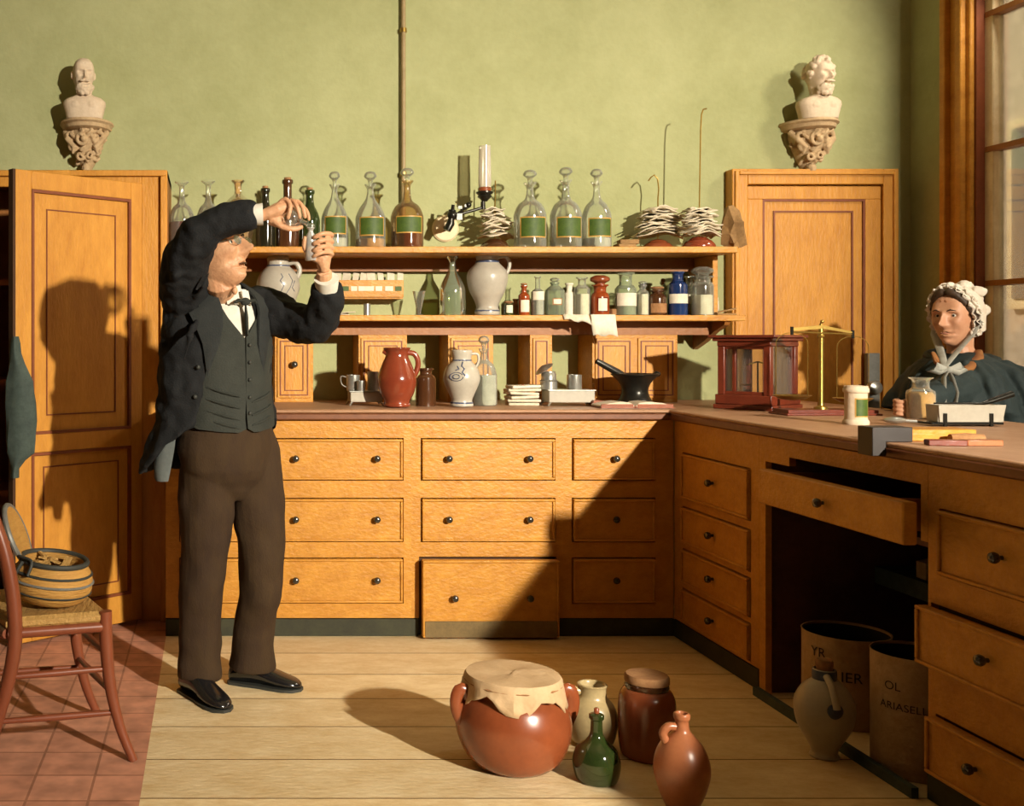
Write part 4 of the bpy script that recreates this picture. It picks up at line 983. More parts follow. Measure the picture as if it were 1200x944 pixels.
# ---------------------------------------------------------------- pots on the floor
def floorY(py): return F*HC/(py-VY)
Yp = floorY(896)
v = Vessel('pottery_cauldron', 'big round two-handled terracotta pot covered with tied parchment', 'pot', 601, 903, Yp-.0, 0)
v.turn('body', [(32, 903), (40, 902), (54, 890), (64, 868), (66, 846), (60, 826), (52, 815), (50, 806), (52, 800), (50, 797)], M['terra'], 44, 4)
for sx in (-1, 1):
    hp = [(sx*50, 822), (sx*62, 812), (sx*67, 822), (sx*66, 836), (sx*60, 850)]
    y_ = -.02
    MB().tube(cr([(x/v.s, y_, (903-y)/v.s) for x, y in hp], 4), .021, 12, .6, ref=(0, 1, 0)).build('handle', M['terra'], v.r)
random.seed(12)
b = MB(); n = 48; rings = []
for k, (r_, y) in enumerate([(2, 795), (25, 795.5), (45, 795.5), (53, 796), (55, 799), (55.5, 806), (58, 815), (60, 820)]):
    ring = []
    for i in range(n):
        a = 2*PI*i/n; rr = r_/v.s; zz = (903-y)/v.s
        if k >= 5: rr *= 1+.02*math.sin(9*a)+.02*math.sin(17*a+1); zz += (.010 if k == 5 else .020)*math.sin(5*a+1)*(k-4)*.4+.006*math.sin(13*a)
        if k < 3: zz += .003*math.sin(3*a+k)
        ring.append(Vector((rr*math.cos(a), rr*math.sin(a), zz)))
    rings.append(ring)
b.loft(rings, True, False); b.build('parchment_cover', M['parch'], v.r, solid=.004)
MB().lathe([(54.6/v.s, (903-804.5)/v.s), (56.4/v.s, (903-803)/v.s), (54.6/v.s, (903-801.5)/v.s)], n=40, cap0=False, cap1=False).build('cover_string', M['cork'], v.r)
Yj = floorY(872)
prof = [(18, 872), (24, 868), (28, 852), (28, 838), (24, 826), (17, 818), (15.5, 812), (16, 806), (17, 803), (13.5, 803), (12, 810), (12, 820)]
jug('stoneware_jug', 'buff stoneware jug with open mouth behind the green glass bottle', 694, 874, Yj, 0, prof, M['beige'], [(682, 812, 0), (668, 810, 0), (664, 818, -.01), (670, 832, -.01)], .013, spout=None)
Yb_ = floorY(914)
v = Vessel('glass_bottle', 'squat dark green glass bottle with red wax tip on the floor', 'bottle', 699, 919, Yb_, 0)
v.turn('body', [(18, 919), (23, 917), (26.5, 905), (26.5, 893), (22, 881), (13, 873), (7.5, 864), (6.5, 852), (6.5, 847)], M['dgreen'], 36, 4)
v.turn('neck_ring', [(7, 848), (8.5, 846), (8.5, 842), (7, 841), (3, 840)], M['dgreen'], 24, 0); v.turn('wax_tip', [(3, 841), (3, 835), (2, 834)], M['terra'], 12, 0)
Yr = floorY(885)
v = Vessel('storage_jar', 'tall red-brown storage jar closed with a flat cork disc', 'jar', 758, 890, Yr, 0)
v.turn('body', [(26, 890), (29, 887), (31.5, 870), (32, 838), (31, 822), (27, 813), (23, 810), (22, 806)], M['terra'], 36, 3)
v.turn('dark_collar', [(23, 812), (25, 808), (23.5, 803)], M['brownglass'], 32, 0); v.turn('cork_disc', [(22, 805), (25, 803), (25, 797), (23, 794.5)], M['cork'], 32, 0)
Ys = F*HC/(948-VY)
prof = [(15, 953), (18, 951), (25, 935), (31, 912), (30, 896), (24, 880), (14, 868), (9, 862), (7.5, 852), (9, 848), (9, 843), (6, 842), (5, 848)]
jug('stoneware_jug', 'pinkish salt-glazed jug with narrow neck nearest the viewer', 799, 955, Ys, 0, prof, M['salmon'], [(791, 858, 0), (783, 858, 0), (777, 866, 0), (781, 876, 0)], .011)
Yg = floorY(886)
prof = [(15, 891), (16, 889), (14, 884), (18, 874), (28, 856), (32, 838), (31, 824), (24, 810), (13, 800), (11.5, 796), (12.5, 790), (11, 788)]
v = jug('stoneware_jug', 'grey stoneware jug with blue neck and cork, beside the kneehole', 966, 891, Yg, 0, prof, M['stone'], [(962, 794, -.03), (960, 800, -.062), (959, 812, -.085), (960, 824, -.092)], .010, [(12.8, 801, 789)])
v.turn('cork', [(8, 790), (9.5, 784), (9.5, 779), (8, 777)], M['cork'], 20, 0)
b = MB(); b.T = Matrix.Translation((-5/v.s, -.075, (891-828)/v.s)) @ Euler((R(90), 0, 0)).to_matrix().to_4x4(); b.lathe([(.002, 0), (.022, 0), (.023, .006), (.018, .010), (.004, .011)], n=20); b.build('blue_medallion', M['stoneb'], v.r)

# ---------------------------------------------------------------- buff drums in the kneehole
def drum(px, label, Y, X, rad, H_, words):
    r = root('storage_drum', (X, Y, .0), label, 'drum')
    b = MB(); b.lathe([(rad*.97, .0), (rad, .006), (rad, H_-.006), (rad*1.012, H_), (rad*.985, H_), (rad*.975, H_-.01), (rad*.96, .02), (.001, .02)], n=40, cap1=False); b.build('drum_body', M['bin'], r)
    MB().lathe([(rad*.972, H_-.008), (rad*.955, .03), (.001, .03)], n=40, cap0=False, cap1=False).build('drum_inner_shade', M['blackwood_shade'], r)  # black inner shell paints the shade inside the open drum
    for txt, ang, z, size in words:
        cu = bpy.data.curves.new('lettering', 'FONT'); cu.body = txt; cu.size = size; cu.align_x = 'CENTER'; cu.extrude = 0
        to = bpy.data.objects.new('lettering_src', cu); COL.objects.link(to)
        bpy.context.view_layer.update()
        me = bpy.data.meshes.new_from_object(to.evaluated_get(bpy.context.evaluated_depsgraph_get()))
        bpy.data.objects.remove(to)
        bm = bmesh.new(); bm.from_mesh(me); bmesh.ops.subdivide_edges(bm, edges=bm.edges[:], cuts=2)
        for q in bm.verts:
            a = R(ang)+q.co.x/rad; zz = z+q.co.y
            q.co = Vector(((rad+.0015)*math.cos(a), (rad+.0015)*math.sin(a), zz))
        bm.to_mesh(me); bm.free(); me.materials.clear(); me.materials.append(M['ink'])
        lo = bpy.data.objects.new('lettering', me); COL.objects.link(lo); lo.parent = r
Y1 = 3.46; X1 = 2.10
drum(990, 'buff lettered drum standing farther back in the dark kneehole', 3.52, 2.095, .130, .290, [('YR', -158, .220, .044), ('IER', -114, .155, .046)])
drum(1050, 'buff lettered drum standing nearer in the kneehole beside the drawers', 3.10, 2.045, .112, .345, [('OL', -152, .25, .034), ('ARIASELL', -139, .195, .030)])
# things on the inner shelf
o = MB().prism([(-.04, 0), (.05, 0), (.02, .07), (-.04, .055)], 0, 0, .05).build('paper_packet', M['beige']); o.location = (2.42, 3.55, .45); tag(o, 'yellowish folded packet on the shelf inside the kneehole', 'packet')
v = Vessel('small_bowl', 'small dark bowl on the shelf inside the kneehole', 'bowl', 1040, 735, 3.1, .46); v.r.location = (2.45, 3.14, .45); v.turn('body', [(6, 735), (14, 722), (15, 720), (13, 721), (5, 732)], M['iron'], 24, 0)
# ---------------------------------------------------------------- rush-seated chair with a basket
r = root('wooden_chair', (-.52, 3.3, 0), 'red-brown wooden chair with woven rush seat at the left edge', 'chair')
NF, NB, FFp, FB = (-.32, 3.18), (-.60, 3.10), (-.46, 3.52), (-.78, 3.44)
SZ = .43
def leg(x, y, dx, dy, top):
    pts = cr([(x+dx*1.5, y+dy*1.5, 0), (x+dx*.75, y+dy*.75, .10), (x+dx*.22, y+dy*.22, .22), (x, y, .34), (x-dx*.05, y, top)], 5)
    n = len(pts); return MB().tube(pts, [.013+.007*min(1, i/n*1.6) for i in range(n)], 12).build('leg', M['chairwood'], r, world=True)
leg(NF[0], NF[1], .055, -.01, SZ+.012); leg(FFp[0], FFp[1], .05, .02, SZ+.005)
for (x, y) in (NB, FB):
    pts = cr([(x-.075, y-.005, 0), (x-.03, y, .14), (x+.015, y, .32), (x+.02, y, .46), (x-.005, y, .62), (x-.05, y, .76), (x-.075, y, .86), (x-.085, y, .90)], 5)
    n = len(pts); MB().tube(pts, [.014+.008*math.sin(PI*min(1, i/n*1.1+.05)) for i in range(n)], 12).build('leg', M['chairwood'], r, world=True)
for z, off in ((.66, -.012), (.80, -.060)):
    MB().tube([(NB[0]+off, NB[1], z), ((NB[0]+FB[0])/2+off-.02, (NB[1]+FB[1])/2, z+.01), (FB[0]+off, FB[1], z)], [.022, .028, .022], 12, .35).build('back_rail', M['chairwood'], r, world=True)
def lerp(a, b, t): return (a[0]+(b[0]-a[0])*t, a[1]+(b[1]-a[1])*t)
for a, b_, zs in ((NF, NB, (.14, .27)), (NF, FFp, (.20, .31)), (FFp, FB, (.17, .29)), (NB, FB, (.22,))):
    for z in zs:
        off = .035 if z < .16 else (.014 if z < .22 else .005)
        p0 = (a[0]+(off if a in (NF, FFp) else -off+.01), a[1], z); p1 = (b_[0]+(off if b_ in (NF, FFp) else -off+.01), b_[1], z)
        m_ = tuple((u+w)/2 for u, w in zip(p0, p1)); MB().tube([p0, m_, p1], [.008, .011, .008], 10).build('stretcher', M['chairwood'], r, world=True)
b = MB(); cs = [NF, FFp, FB, NB]; cen = (sum(p[0] for p in cs)/4, sum(p[1] for p in cs)/4)
def ring(sc, z, sag=0):
    out = []
    for i in range(4):
        p, q = cs[i], cs[(i+1) % 4]
        for j in range(8):
            t = j/8; x, y = lerp(p, q, t); out.append(Vector((cen[0]+(x-cen[0])*sc, cen[1]+(y-cen[1])*sc, z)))
    return out
b.loft([ring(1.0, SZ-.022), ring(1.05, SZ-.012), ring(1.05, SZ+.002), ring(.97, SZ+.012), ring(.5, SZ+.004), ring(.1, SZ)])
b.build('rush_seat', M['rush'], r, world=True)
b = MB()
for i in range(4):
    p, q = cs[i], cs[(i+1) % 4]
    n_ = Vector((q[1]-p[1], -(q[0]-p[0]), 0)).normalized()*-.004
    b.tube([(p[0], p[1], SZ-.034), (q[0], q[1], SZ-.034)], [.016, .016], 10)
b.build('seat_rail', M['chairwood'], r, world=True)
# basket: round bellied, straw coloured, dark bands, lid thrown open
bc = Vector((-.508, 3.30, SZ+.014))
r = root('round_basket', bc, 'round straw-yellow basket with dark bands and open lid on the chair', 'basket')
til = Euler((R(4), R(7), 0)).to_matrix()
pr = [(.060, 0), (.095, .008), (.118, .035), (.124, .065), (.118, .095), (.104, .118), (.098, .128)]
MB().lathe(cr([(a, b_) for a, b_ in pr], 3)+[(.090, .128), (.094, .105), (.10, .03), (.01, .012)], n=36, axis=til, sx=1.02, sy=.92).build('basket_body', M['straw'], r)
for rr_, z_ in ((.121, .040), (.1255, .072), (.119, .097)):
    MB().lathe([(rr_-.003, z_-.005), (rr_+.003, z_), (rr_-.003, z_+.005)], n=36, axis=til, sx=1.02, sy=.92, cap0=False, cap1=False).build('band', M['black'] if z_ != .072 else M['greyiron'], r)
b = MB(); pts = [til @ Vector((.100*1.02*math.cos(t), .100*.92*math.sin(t), .131)) for t in [2*PI*i/36 for i in range(37)]]
b.tube(pts, .0085, 8); b.build('rim', M['black'], r)
lm = Matrix.Translation(Vector((-.105, .03, .20))) @ Euler((R(10), R(-112), R(-12))).to_matrix().to_4x4()
b = MB(); b.T = lm; b.lathe([(.001, .006), (.06, .010), (.092, .004), (.096, -.004), (.09, -.006), (.06, .002), (.001, -.001)], n=32); b.build('lid', M['straw'], r)
b = MB(); b.T = lm; b.tube([(.096*math.cos(t), .096*math.sin(t), 0) for t in [2*PI*i/32 for i in range(33)]], .0085, 8); b.build('lid_rim', M['greyiron'], r)
b = MB(); b.tube(cr([tuple(til @ Vector(p)) for p in [(-.085, -.075, .135), (-.10, -.085, .10), (-.115, -.08, .06), (-.10, -.07, .02)]], 5), .006, 8)
b.tube(cr([(-.09, -.02, .14), (-.085, -.06, .15), (-.04, -.095, .14), (-.05, -.11, .10)], 5), .005, 8); b.build('strap', M['black'], r)
random.seed(31); b = MB()
for i in range(9):
    a = random.uniform(0, 6.28); q = til @ Vector((random.uniform(-.05, .05), random.uniform(-.05, .05), .122))
    b.obox(q, (.07, .022, .006), (random.uniform(-.4, .4), random.uniform(-.4, .4), a))
b.build('straw_filling', M['rush'], r)
# ---------------------------------------------------------------- people
M['hairbrown'] = mat('dark_brown_hair', (.055, .028, .012), .6, (.03, .015, .006), 40)
def hand_chain(b, pts, r0, r1, n=9):
    q = cr([tuple(p) for p in pts], 4); k = len(q)
    b.tube(q, [r0+(r1-r0)*i/(k-1) for i in range(k)], n); b.ball(q[-1], r1*1.02, 8, 6)
MX, MY = .045, 3.78
fT = Vector((.5, -.866, 0)); rT = Vector((.866, .5, 0))      # torso front and the person's left
man = root('person', (MX, MY, 0), 'man in dark tailcoat and brown trousers holding up a small glass vial', 'person')
def tor(cx, a, b_, th, z, cy=0): return Vector((cx, MY+cy, z)) - rT*a*math.sin(R(th)) + fT*b_*math.cos(R(th))
Sr, El_r, Wr_r = P(219, 352, 3.70), P(232, 276, 3.53), P(306, 253, 3.465)
Sl, El_l, Wr_l = P(306, 356, 3.85), P(371, 383, 3.71), P(380, 318, 3.545)
hf, hs = Vector((.78, -.53, .34)), 1.10
hc = Vector((.018, 3.655, 1.546)); HM = frame(hf)
def HL(x, y, z): return hc + HM @ (Vector((x, y, z))*hs)
b = MB(); face_verts(b.bm, hs, HM, hc, 1.7, 1.2, 0, 1.35)
for sx in (-1, 1):
    b.ball(HL(sx*.075, -.010, -.004), (.010, .020, .030), 12, 8, HM); b.ball(HL(sx*.073, -.004, -.026), (.009, .012, .012), 10, 6, HM)
b.tube([HL(0, -.02, -.03), HL(0, -.025, -.085), P(259, 346, 3.74), P(262, 362, 3.77)], [.055, .056, .058, .07], 16)
b.ball(HL(0, .018, -.128), (.011, .012, .015), 8, 6)
b.loft([[tor(.035, a, b_, i*15, z) for i in range(24)] for z, a, b_ in [(.80, .10, .09), (.90, .15, .10), (1.0, .145, .10), (1.2, .155, .11), (1.34, .15, .10), (1.40, .09, .07), (1.43, .05, .05)]])
def arm(S, E, W): b.tube(cr([(*S, .05), (*S.lerp(E, .5), .046), (*E, .038), (*E.lerp(W, .5), .036), (*W, .026)], 4) and [Vector(p[:3]) for p in cr([(*S, .05), (*E, .04), (*W, .026)], 6)], [p[3] for p in cr([(*S, .05), (*E, .04), (*W, .026)], 6)], 12)
arm(Sr, El_r, Wr_r); arm(Sl, El_l, Wr_l)
# his right hand around the round glass
Yh = 3.455
b.tube([Wr_r, P(315, 250, 3.46), P(325, 246, 3.46), P(334, 243, 3.465)], [.024, .028, .032, .026], 12, .75)
b.tube([P(318, 256, 3.47), P(326, 260, 3.465), P(330, 262, 3.46)], [.022, .020, .014], 10)
hand_chain(b, [P(326, 240, 3.46), P(334, 233.5, 3.45), P(340, 240, 3.435), P(339, 249, 3.43), P(337.5, 255, 3.432)], .0095, .0070)
hand_chain(b, [P(332, 242, 3.47), P(342, 235, 3.46), P(347, 240, 3.445), P(350, 248, 3.442), P(351, 254, 3.445)], .0092, .0068)
hand_chain(b, [P(335, 245, 3.48), P(346, 236, 3.475), P(353, 240, 3.465), P(356, 247, 3.458), P(357.5, 254, 3.46)], .0088, .0066)
hand_chain(b, [P(336, 247, 3.49), P(349, 240, 3.49), P(357, 244, 3.485), P(361, 251, 3.478), P(362, 257, 3.475)], .0080, .0060)
hand_chain(b, [P(319, 256, 3.46), P(328, 264, 3.452), P(339, 268, 3.45), P(347, 268, 3.452), P(353, 266, 3.456)], .0115, .0075)
# his left hand around the vial
b.tube([Wr_l, P(379, 311, 3.54), P(380, 300, 3.535), P(380, 284, 3.53)], [.023, .028, .031, .024], 12, .8, ref=(1, 0, 0))
b.ball(P(378, 303, 3.525), (.026, .020, .03), 12, 8)
for (y0, dy, r0) in ((276, -2, .0088), (283.5, -1, .0092), (291, 0, .0090), (298, 1, .0082)):
    hand_chain(b, [P(383, y0+3, 3.54), P(389, y0, 3.525), P(385, y0-2.5, 3.495), P(377, y0-2, 3.478), P(370, y0+1, 3.480), P(367, y0+2.5, 3.488)], r0, r0*.78)
hand_chain(b, [P(376, 306, 3.53), P(366, 302, 3.52), P(359, 294, 3.51), P(356.5, 286, 3.503), P(357.5, 279, 3.50)], .0115, .0080)
for q in (((.0, 3.755, .88), (-.028, 3.748, .5), (-.050, 3.760, .09)), ((.14, 3.84, .88), (.17, 3.82, .48), (.130, 3.865, .09))):
    b.tube(q, [.062, .045, .034], 12)
b.build('body', M['skin'], man, world=True, remesh=.0030, smit=1)
# hair
b = MB(); random.seed(2)
for i in range(150):
    a = random.uniform(0, 2*PI); e = random.uniform(0, 1.0); d = Vector((math.cos(a)*math.cos(e), math.sin(a)*math.cos(e), math.sin(e)))
    if d.y > .05 - max(0, d.z)*.1: continue
    p0 = HL(d.x*.076, d.y*.098, d.z*.12+.004); b.ball(p0, (.011, .011, .015), 6, 5)
b.build('hair', M['hair'], man, world=True, remesh=.006, smit=2)
# spectacles
g = MB()
for sx in (-1, 1):
    cs_ = [HL(sx*.031+.019*math.cos(t), .098, .006+.014*math.sin(t)) for t in [2*PI*i/20 for i in range(21)]]; g.tube(cs_, .0014, 6)
    g.tube([HL(sx*.050, .096, .010), HL(sx*.072, .07, .010), HL(sx*.080, -.005, .012)], .0013, 6)
g.tube([HL(-.012, .100, .010), HL(0, .106, .014), HL(.012, .100, .010)], .0014, 6)
sp = g.build('spectacles', M['tin'], man, world=True)
for sx in (-1, 1): MB().loft([[HL(sx*.031+.018*math.cos(t), .0975+dd, .006+.013*math.sin(t)) for t in [2*PI*i/20 for i in range(20)]] for dd in (0, .001)]).build('lens', M['glassw'], sp, world=True)
# trousers
b = MB()
b.loft([[tor(.045, a, b_, i*12, z, -.0) for i in range(30)] for z, a, b_ in [(1.03, .150, .118), (.98, .158, .122), (.92, .172, .130), (.86, .180, .132), (.80, .172, .124), (.76, .150, .108), (.72, .115, .085), (.69, .07, .055)]])
def legt(pts):
    q = cr([(*P(px, py, Y), r_) for px, py, Y, r_ in pts], 6); b.tube([Vector(p[:3]) for p in q], [p[3] for p in q], 20, .92, ref=(0, 1, 0))
legt([(248, 490, 3.76, .075), (244, 530, 3.755, .098), (242, 570, 3.75, .100), (241, 620, 3.75, .092), (239, 665, 3.745, .084), (237, 705, 3.755, .078), (234, 750, 3.76, .072), (233, 793, 3.755, .075)])
legt([(290, 490, 3.84, .075), (297, 530, 3.84, .094), (301, 570, 3.835, .095), (304, 620, 3.825, .088), (306, 660, 3.815, .083), (305, 695, 3.825, .077), (298, 738, 3.85, .075), (294, 782, 3.86, .086)])
b.build('trousers', M['trouser'], man, world=True, remesh=.006, smit=4, disp=.026, dscale=.13)
# shoes
def shoe(heel, toe):
    h, t = Vector(heel), Vector(toe); d = (t-h); L_ = d.length; d.normalize(); s_ = Vector((-d.y, d.x, 0)); b = MB(); rings = []
    for u, w, top, z0 in [(0, .022, .050, .004), (.03, .034, .075, .0), (.16, .040, .100, .0), (.30, .040, .105, .002), (.45, .040, .088, .005), (.60, .046, .066, .003), (.75, .049, .052, .001), (.88, .043, .043, .003), (.96, .030, .034, .006), (1.0, .012, .022, .010)]:
        c = h+d*L_*u; ring_ = []
        for i in range(20):
            a = 2*PI*i/20; ca, sa = math.cos(a), math.sin(a)
            zz = z0+(top-z0)*(.5+.5*sa) if sa > 0 else z0+(top-z0)*.5*(1+sa)**.55
            ring_.append(c + s_*w*(abs(ca)**.75)*(1 if ca > 0 else -1) + Vector((0, 0, zz)))
        rings.append(ring_)
    b.loft(rings); o = b.build('shoe', M['shoe'], man, world=True, sub=1)
    b = MB(); rings = []
    for u, w in [(-.01, .02), (.03, .036), (.25, .040), (.45, .041), (.62, .049), (.78, .052), (.92, .042), (1.01, .014)]:
        c = h+d*L_*u; rings.append([c+s_*w, c+s_*w+Vector((0, 0, .010)), c-s_*w+Vector((0, 0, .010)), c-s_*w])
    b.loft(rings); b.build('sole', M['black'], o, world=True)
    b = MB(); c = h+d*L_*.13
    b.tube([h+d*L_*.02+Vector((0, 0, .09)), h+d*L_*.14+Vector((0, 0, .096))], .004, 6)
    for k in range(3):
        c = h+d*L_*(.36+.06*k); zz = .098-.012*k; b.tube([c-s_*.016+Vector((0, 0, zz)), c+Vector((0, 0, zz+.006)), c+s_*.016+Vector((0, 0, zz))], .0025, 6)
    b.build('laces', M['black'], o, world=True)
shoe((-.105, 3.81, 0), (.045, 3.575, 0)); shoe((.060, 3.90, 0), (.315, 3.80, 0))
# shirt, collar, tie
b = MB(); b.loft([[tor(.045, a, b_, i*12, z, dy) for i in range(30)] for z, a, b_, dy in [(1.15, .155, .118, 0), (1.25, .160, .121, 0), (1.33, .155, .115, 0), (1.39, .115, .088, 0), (1.415, .082, .074, -.01), (1.43, .072, .070, -.02)]]); b.build('shirt', M['shirt'], man, world=True)
def shell(levels, th, name, m, hem=None, n=44, **kw):
    b = MB(); rings = []
    for k, (z, cx, a, b_, aR, aL) in enumerate(levels):
        o_, i_ = [], []
        for j in range(n+1):
            t = aR+(360-aL-aR)*j/n; zz = z+(hem(k, t, len(levels)) if hem else 0)
            o_.append(tor(cx, a, b_, t, zz)); i_.append(tor(cx, a-th, b_-th, t, zz))
        rings.append(o_+i_[::-1])
    b.loft(rings); return b.build(name, m, man, world=True, **kw)
b = MB(); rings = []
for k, (z, rr_, dy) in enumerate([(1.395, .074, 0), (1.42, .070, -.015), (1.452, .066, -.03)]):
    o_, i_ = [], []
    for j in range(33):
        t = R(14+332*j/32); c0 = Vector((.030, MY+dy-.005, z+(.012*math.cos(t) if k == 2 else 0)*-1))
        dv = -rT*math.sin(t)+fT*math.cos(t); o_.append(c0+dv*rr_); i_.append(c0+dv*(rr_-.005))
    rings.append(o_+i_[::-1])
b.loft(rings)
for sg in (-1, 1):
    c0 = tor(.040, .10, .092, -sg*16, 1.400); b.obox(c0+fT*.012, (.040, .004, .050), (R(-15), 0, math.atan2(rT.y, rT.x)+sg*.4))
b.build('collar', M['shirt'], man, world=True)
b = MB(); kn = tor(.047, .1, .118, 0, 1.385)
b.ball(kn+fT*.008, (.018, .012, .014), 12, 8)
for sg in (-1, 1): b.tube([kn+fT*.010, kn+fT*.012+rT*sg*.03+Vector((0, 0, .004)), kn+fT*.006+rT*sg*.045-Vector((0, 0, .004))], [.008, .013, .007], 10, .5)
b.tube([kn+fT*.010-Vector((0, 0, .01)), tor(.045, .1, .132, -2, 1.33), tor(.045, .1, .136, -3, 1.27)], [.010, .020, .016], 10, .35)
b.build('tie', M['vest'], man, world=True)
# waistcoat, a thin closed shell with a V neck
def whem(k, t, n):
    if k < n-2: return 0
    f_ = max(0, math.cos(R(t))); d_ = abs(((t+180) % 360)-180)
    return (-.022*f_**2 + .016*math.exp(-(d_/5)**2))*(1 if k == n-1 else .5)
shell([(1.425, .040, .095, .083, 46, 46), (1.39, .042, .135, .105, 36, 36), (1.33, .044, .172, .126, 20, 20), (1.275, .045, .178, .132, 5, 5), (1.26, .045, .178, .133, .8, .8), (1.15, .045, .172, .134, .6, .6), (1.05, .045, .170, .134, .6, .6), (.985, .045, .180, .138, .7, .7), (.955, .045, .186, .141, 1.6, 1.6)], .008, 'waistcoat', M['vest'], hem=whem, disp=.014, dscale=.05)
for z in (1.235, 1.175, 1.115, 1.055, 1.0): 
    MB().ball(tor(.045, .17, .139, -4.5, z), .0065, 10, 6).build('waistcoat_button', M['black'], man, world=True)
b = MB()
for k_, (z0, sg) in enumerate([(1.085, 1), (1.045, 1), (1.005, 1), (.975, 1), (1.065, -1), (1.02, -1), (.985, -1)]):
    pts = [tor(.045, .170+.006*(1.1-z0)*5, .1345+.006*(1.1-z0)*5, sg*th, z0-.040*(1-abs(th-8)/50)+.012) for th in (8, 18, 28, 38, 50)]
    b.tube(pts, [.004, .009, .010, .008, .003], 8, .6)
b.build('waistcoat_fold', M['vest'], bpy.data.objects['waistcoat'], world=True)
# coat
lv = [(1.455, .022, .085, .075, 42, 42), (1.435, .022, .115, .088, 36, 36), (1.405, .022, .160, .112, 27, 30), (1.36, .020, .195, .135, 21, 25), (1.30, .015, .206, .146, 20, 23), (1.24, .012, .212, .150, 22, 23), (1.16, .008, .216, .150, 29, 30), (1.09, .004, .218, .150, 33, 38),
      (1.02, .008, .222, .150, 36, 50), (.97, .016, .232, .152, 42, 60), (.935, .008, .242, .154, 51, 70), (.90, -.004, .246, .156, 60, 88), (.86, -.014, .248, .158, 72, 105), (.82, -.022, .250, .158, 90, 120), (.785, -.028, .250, .158, 105, 132)]
def chem(k, t, n): return 0
b = MB(); rings = []; n = 56
for k, (z, cx, a, b_, aR, aL) in enumerate(lv):
    o_, i_ = [], []
    fl = max(0, (1.0-z))*.10
    for j in range(n+1):
        t = aR+(360-aL-aR)*j/n; w = 1+fl*math.sin(R(t)*7)
        o_.append(tor(cx, a*w, b_*w, t, z)); i_.append(tor(cx, a*w-.014, b_*w-.014, t, z))
    rings.append(o_+i_[::-1])
b.loft(rings)
def sleeve(pts):
    q = cr(pts, 6); b.tube([Vector(p[:3]) for p in q], [p[3] for p in q], 20)
sleeve([(*P(232, 366, 3.74), .075), (*P(217, 345, 3.69), .090), (*P(217, 312, 3.60), .082), (*P(229, 283, 3.53), .072), (*P(249, 265, 3.50), .060), (*P(275, 255, 3.475), .051), (*P(301, 251.5, 3.466), .044)])
sleeve([(*P(288, 368, 3.84), .075), (*P(308, 362, 3.83), .082), (*P(340, 376, 3.77), .073), (*P(368, 379, 3.70), .068), (*P(381, 362, 3.64), .060), (*P(384, 336, 3.58), .050)])
b.tube(cr([(*P(219, 350, 3.72), .08), (*P(214, 385, 3.72), .078), (*P(211, 425, 3.74), .074), (*P(207, 470, 3.76), .07)], 4) and [P(219, 350, 3.72), P(214, 385, 3.72), P(211, 425, 3.74), P(207, 470, 3.78)], [.08, .078, .070, .05], 18)
for (pa, pb, pc, r_) in ((( 192, 338), (208, 322), (236, 312), .014), ((196, 318), (212, 303), (236, 298), .013), ((208, 292), (224, 290), (244, 280), .012), ((232, 372), (222, 395), (215, 425), .014), ((225, 352), (238, 335), (246, 318), .012)):
    b.tube([P(*pa, 3.62), P(*pb, 3.52), P(*pc, 3.52)], [.006, r_, .005], 8)
b.build('coat', M['coat'], man, world=True, remesh=.0055, smit=2, disp=.026, dscale=.06)
# lapels and turned-down collar
mlap = mat('lapel_cloth', (.026, .028, .026), .85, (.016, .018, .017), 9, bump=.3, bscale=180, spec=.25)
for sg, idx in ((1, 4), (-1, 5)):
    b = MB(); rings = []
    for (z, wd, of) in [(1.45, 5, .006), (1.43, 22, .010), (1.40, 27, .014), (1.365, 24, .016), (1.345, 34, .018), (1.30, 26, .016), (1.24, 16, .013), (1.18, 7, .010), (1.13, 1, .006)]:
        zs = [l[0] for l in lv]; k = max(i for i in range(len(lv)) if zs[i] >= z); k2 = min(k+1, len(lv)-1); t = (zs[k]-z)/(zs[k]-zs[k2]) if k2 != k else 0
        Lr = [u+(w-u)*t for u, w in zip(lv[k], lv[k2])]
        e = Lr[idx]-2; ring_ = []
        for (an, o2) in ((e, of), (e+wd*.5, of+.004), (e+wd, of), (e+wd, of-.008), (e+wd*.5, of-.006), (e, of-.010)): ring_.append(tor(Lr[1], Lr[2]+o2, Lr[3]+o2, sg*an, z))
        rings.append(ring_)
    b.loft(rings); b.build('lapel', mlap, man, world=True, angle=60)
for th_, z_ in ((38, 1.16), (41, 1.06)):
    MB().ball(tor(.006, .224, .157, th_, z_), .008, 10, 6).build('coat_button', M['black'], man, world=True)
b = MB(); c = P(191, 535, 3.78); rings = []
for y, x0, x1 in [(500, 192, 206), (512, 190, 206), (528, 183, 204), (545, 180, 201), (560, 181, 198), (564, 183, 197)]:
    a, e = P(x0, y, 3.72), P(x1, y, 3.70); rings.append([a, a.lerp(e, .5)+Vector((0, -.008, 0)), e, e+Vector((0, .012, 0)), a.lerp(e, .5)+Vector((0, .006, 0)), a+Vector((0, .012, 0))])
b.loft(rings); b.build('coat_lining', M['lining'], man, world=True, angle=60)
# shirt cuffs
for (a, e, r0) in ((P(296, 251.5, 3.466), P(308, 251, 3.465), .036), (P(383, 340, 3.585), P(382.5, 326, 3.555), .040)):
    MB().tube([a, a.lerp(e, .6), e], [r0*.9, r0, r0*1.03], 20).build('shirt_cuff', M['shirt'], man, world=True)
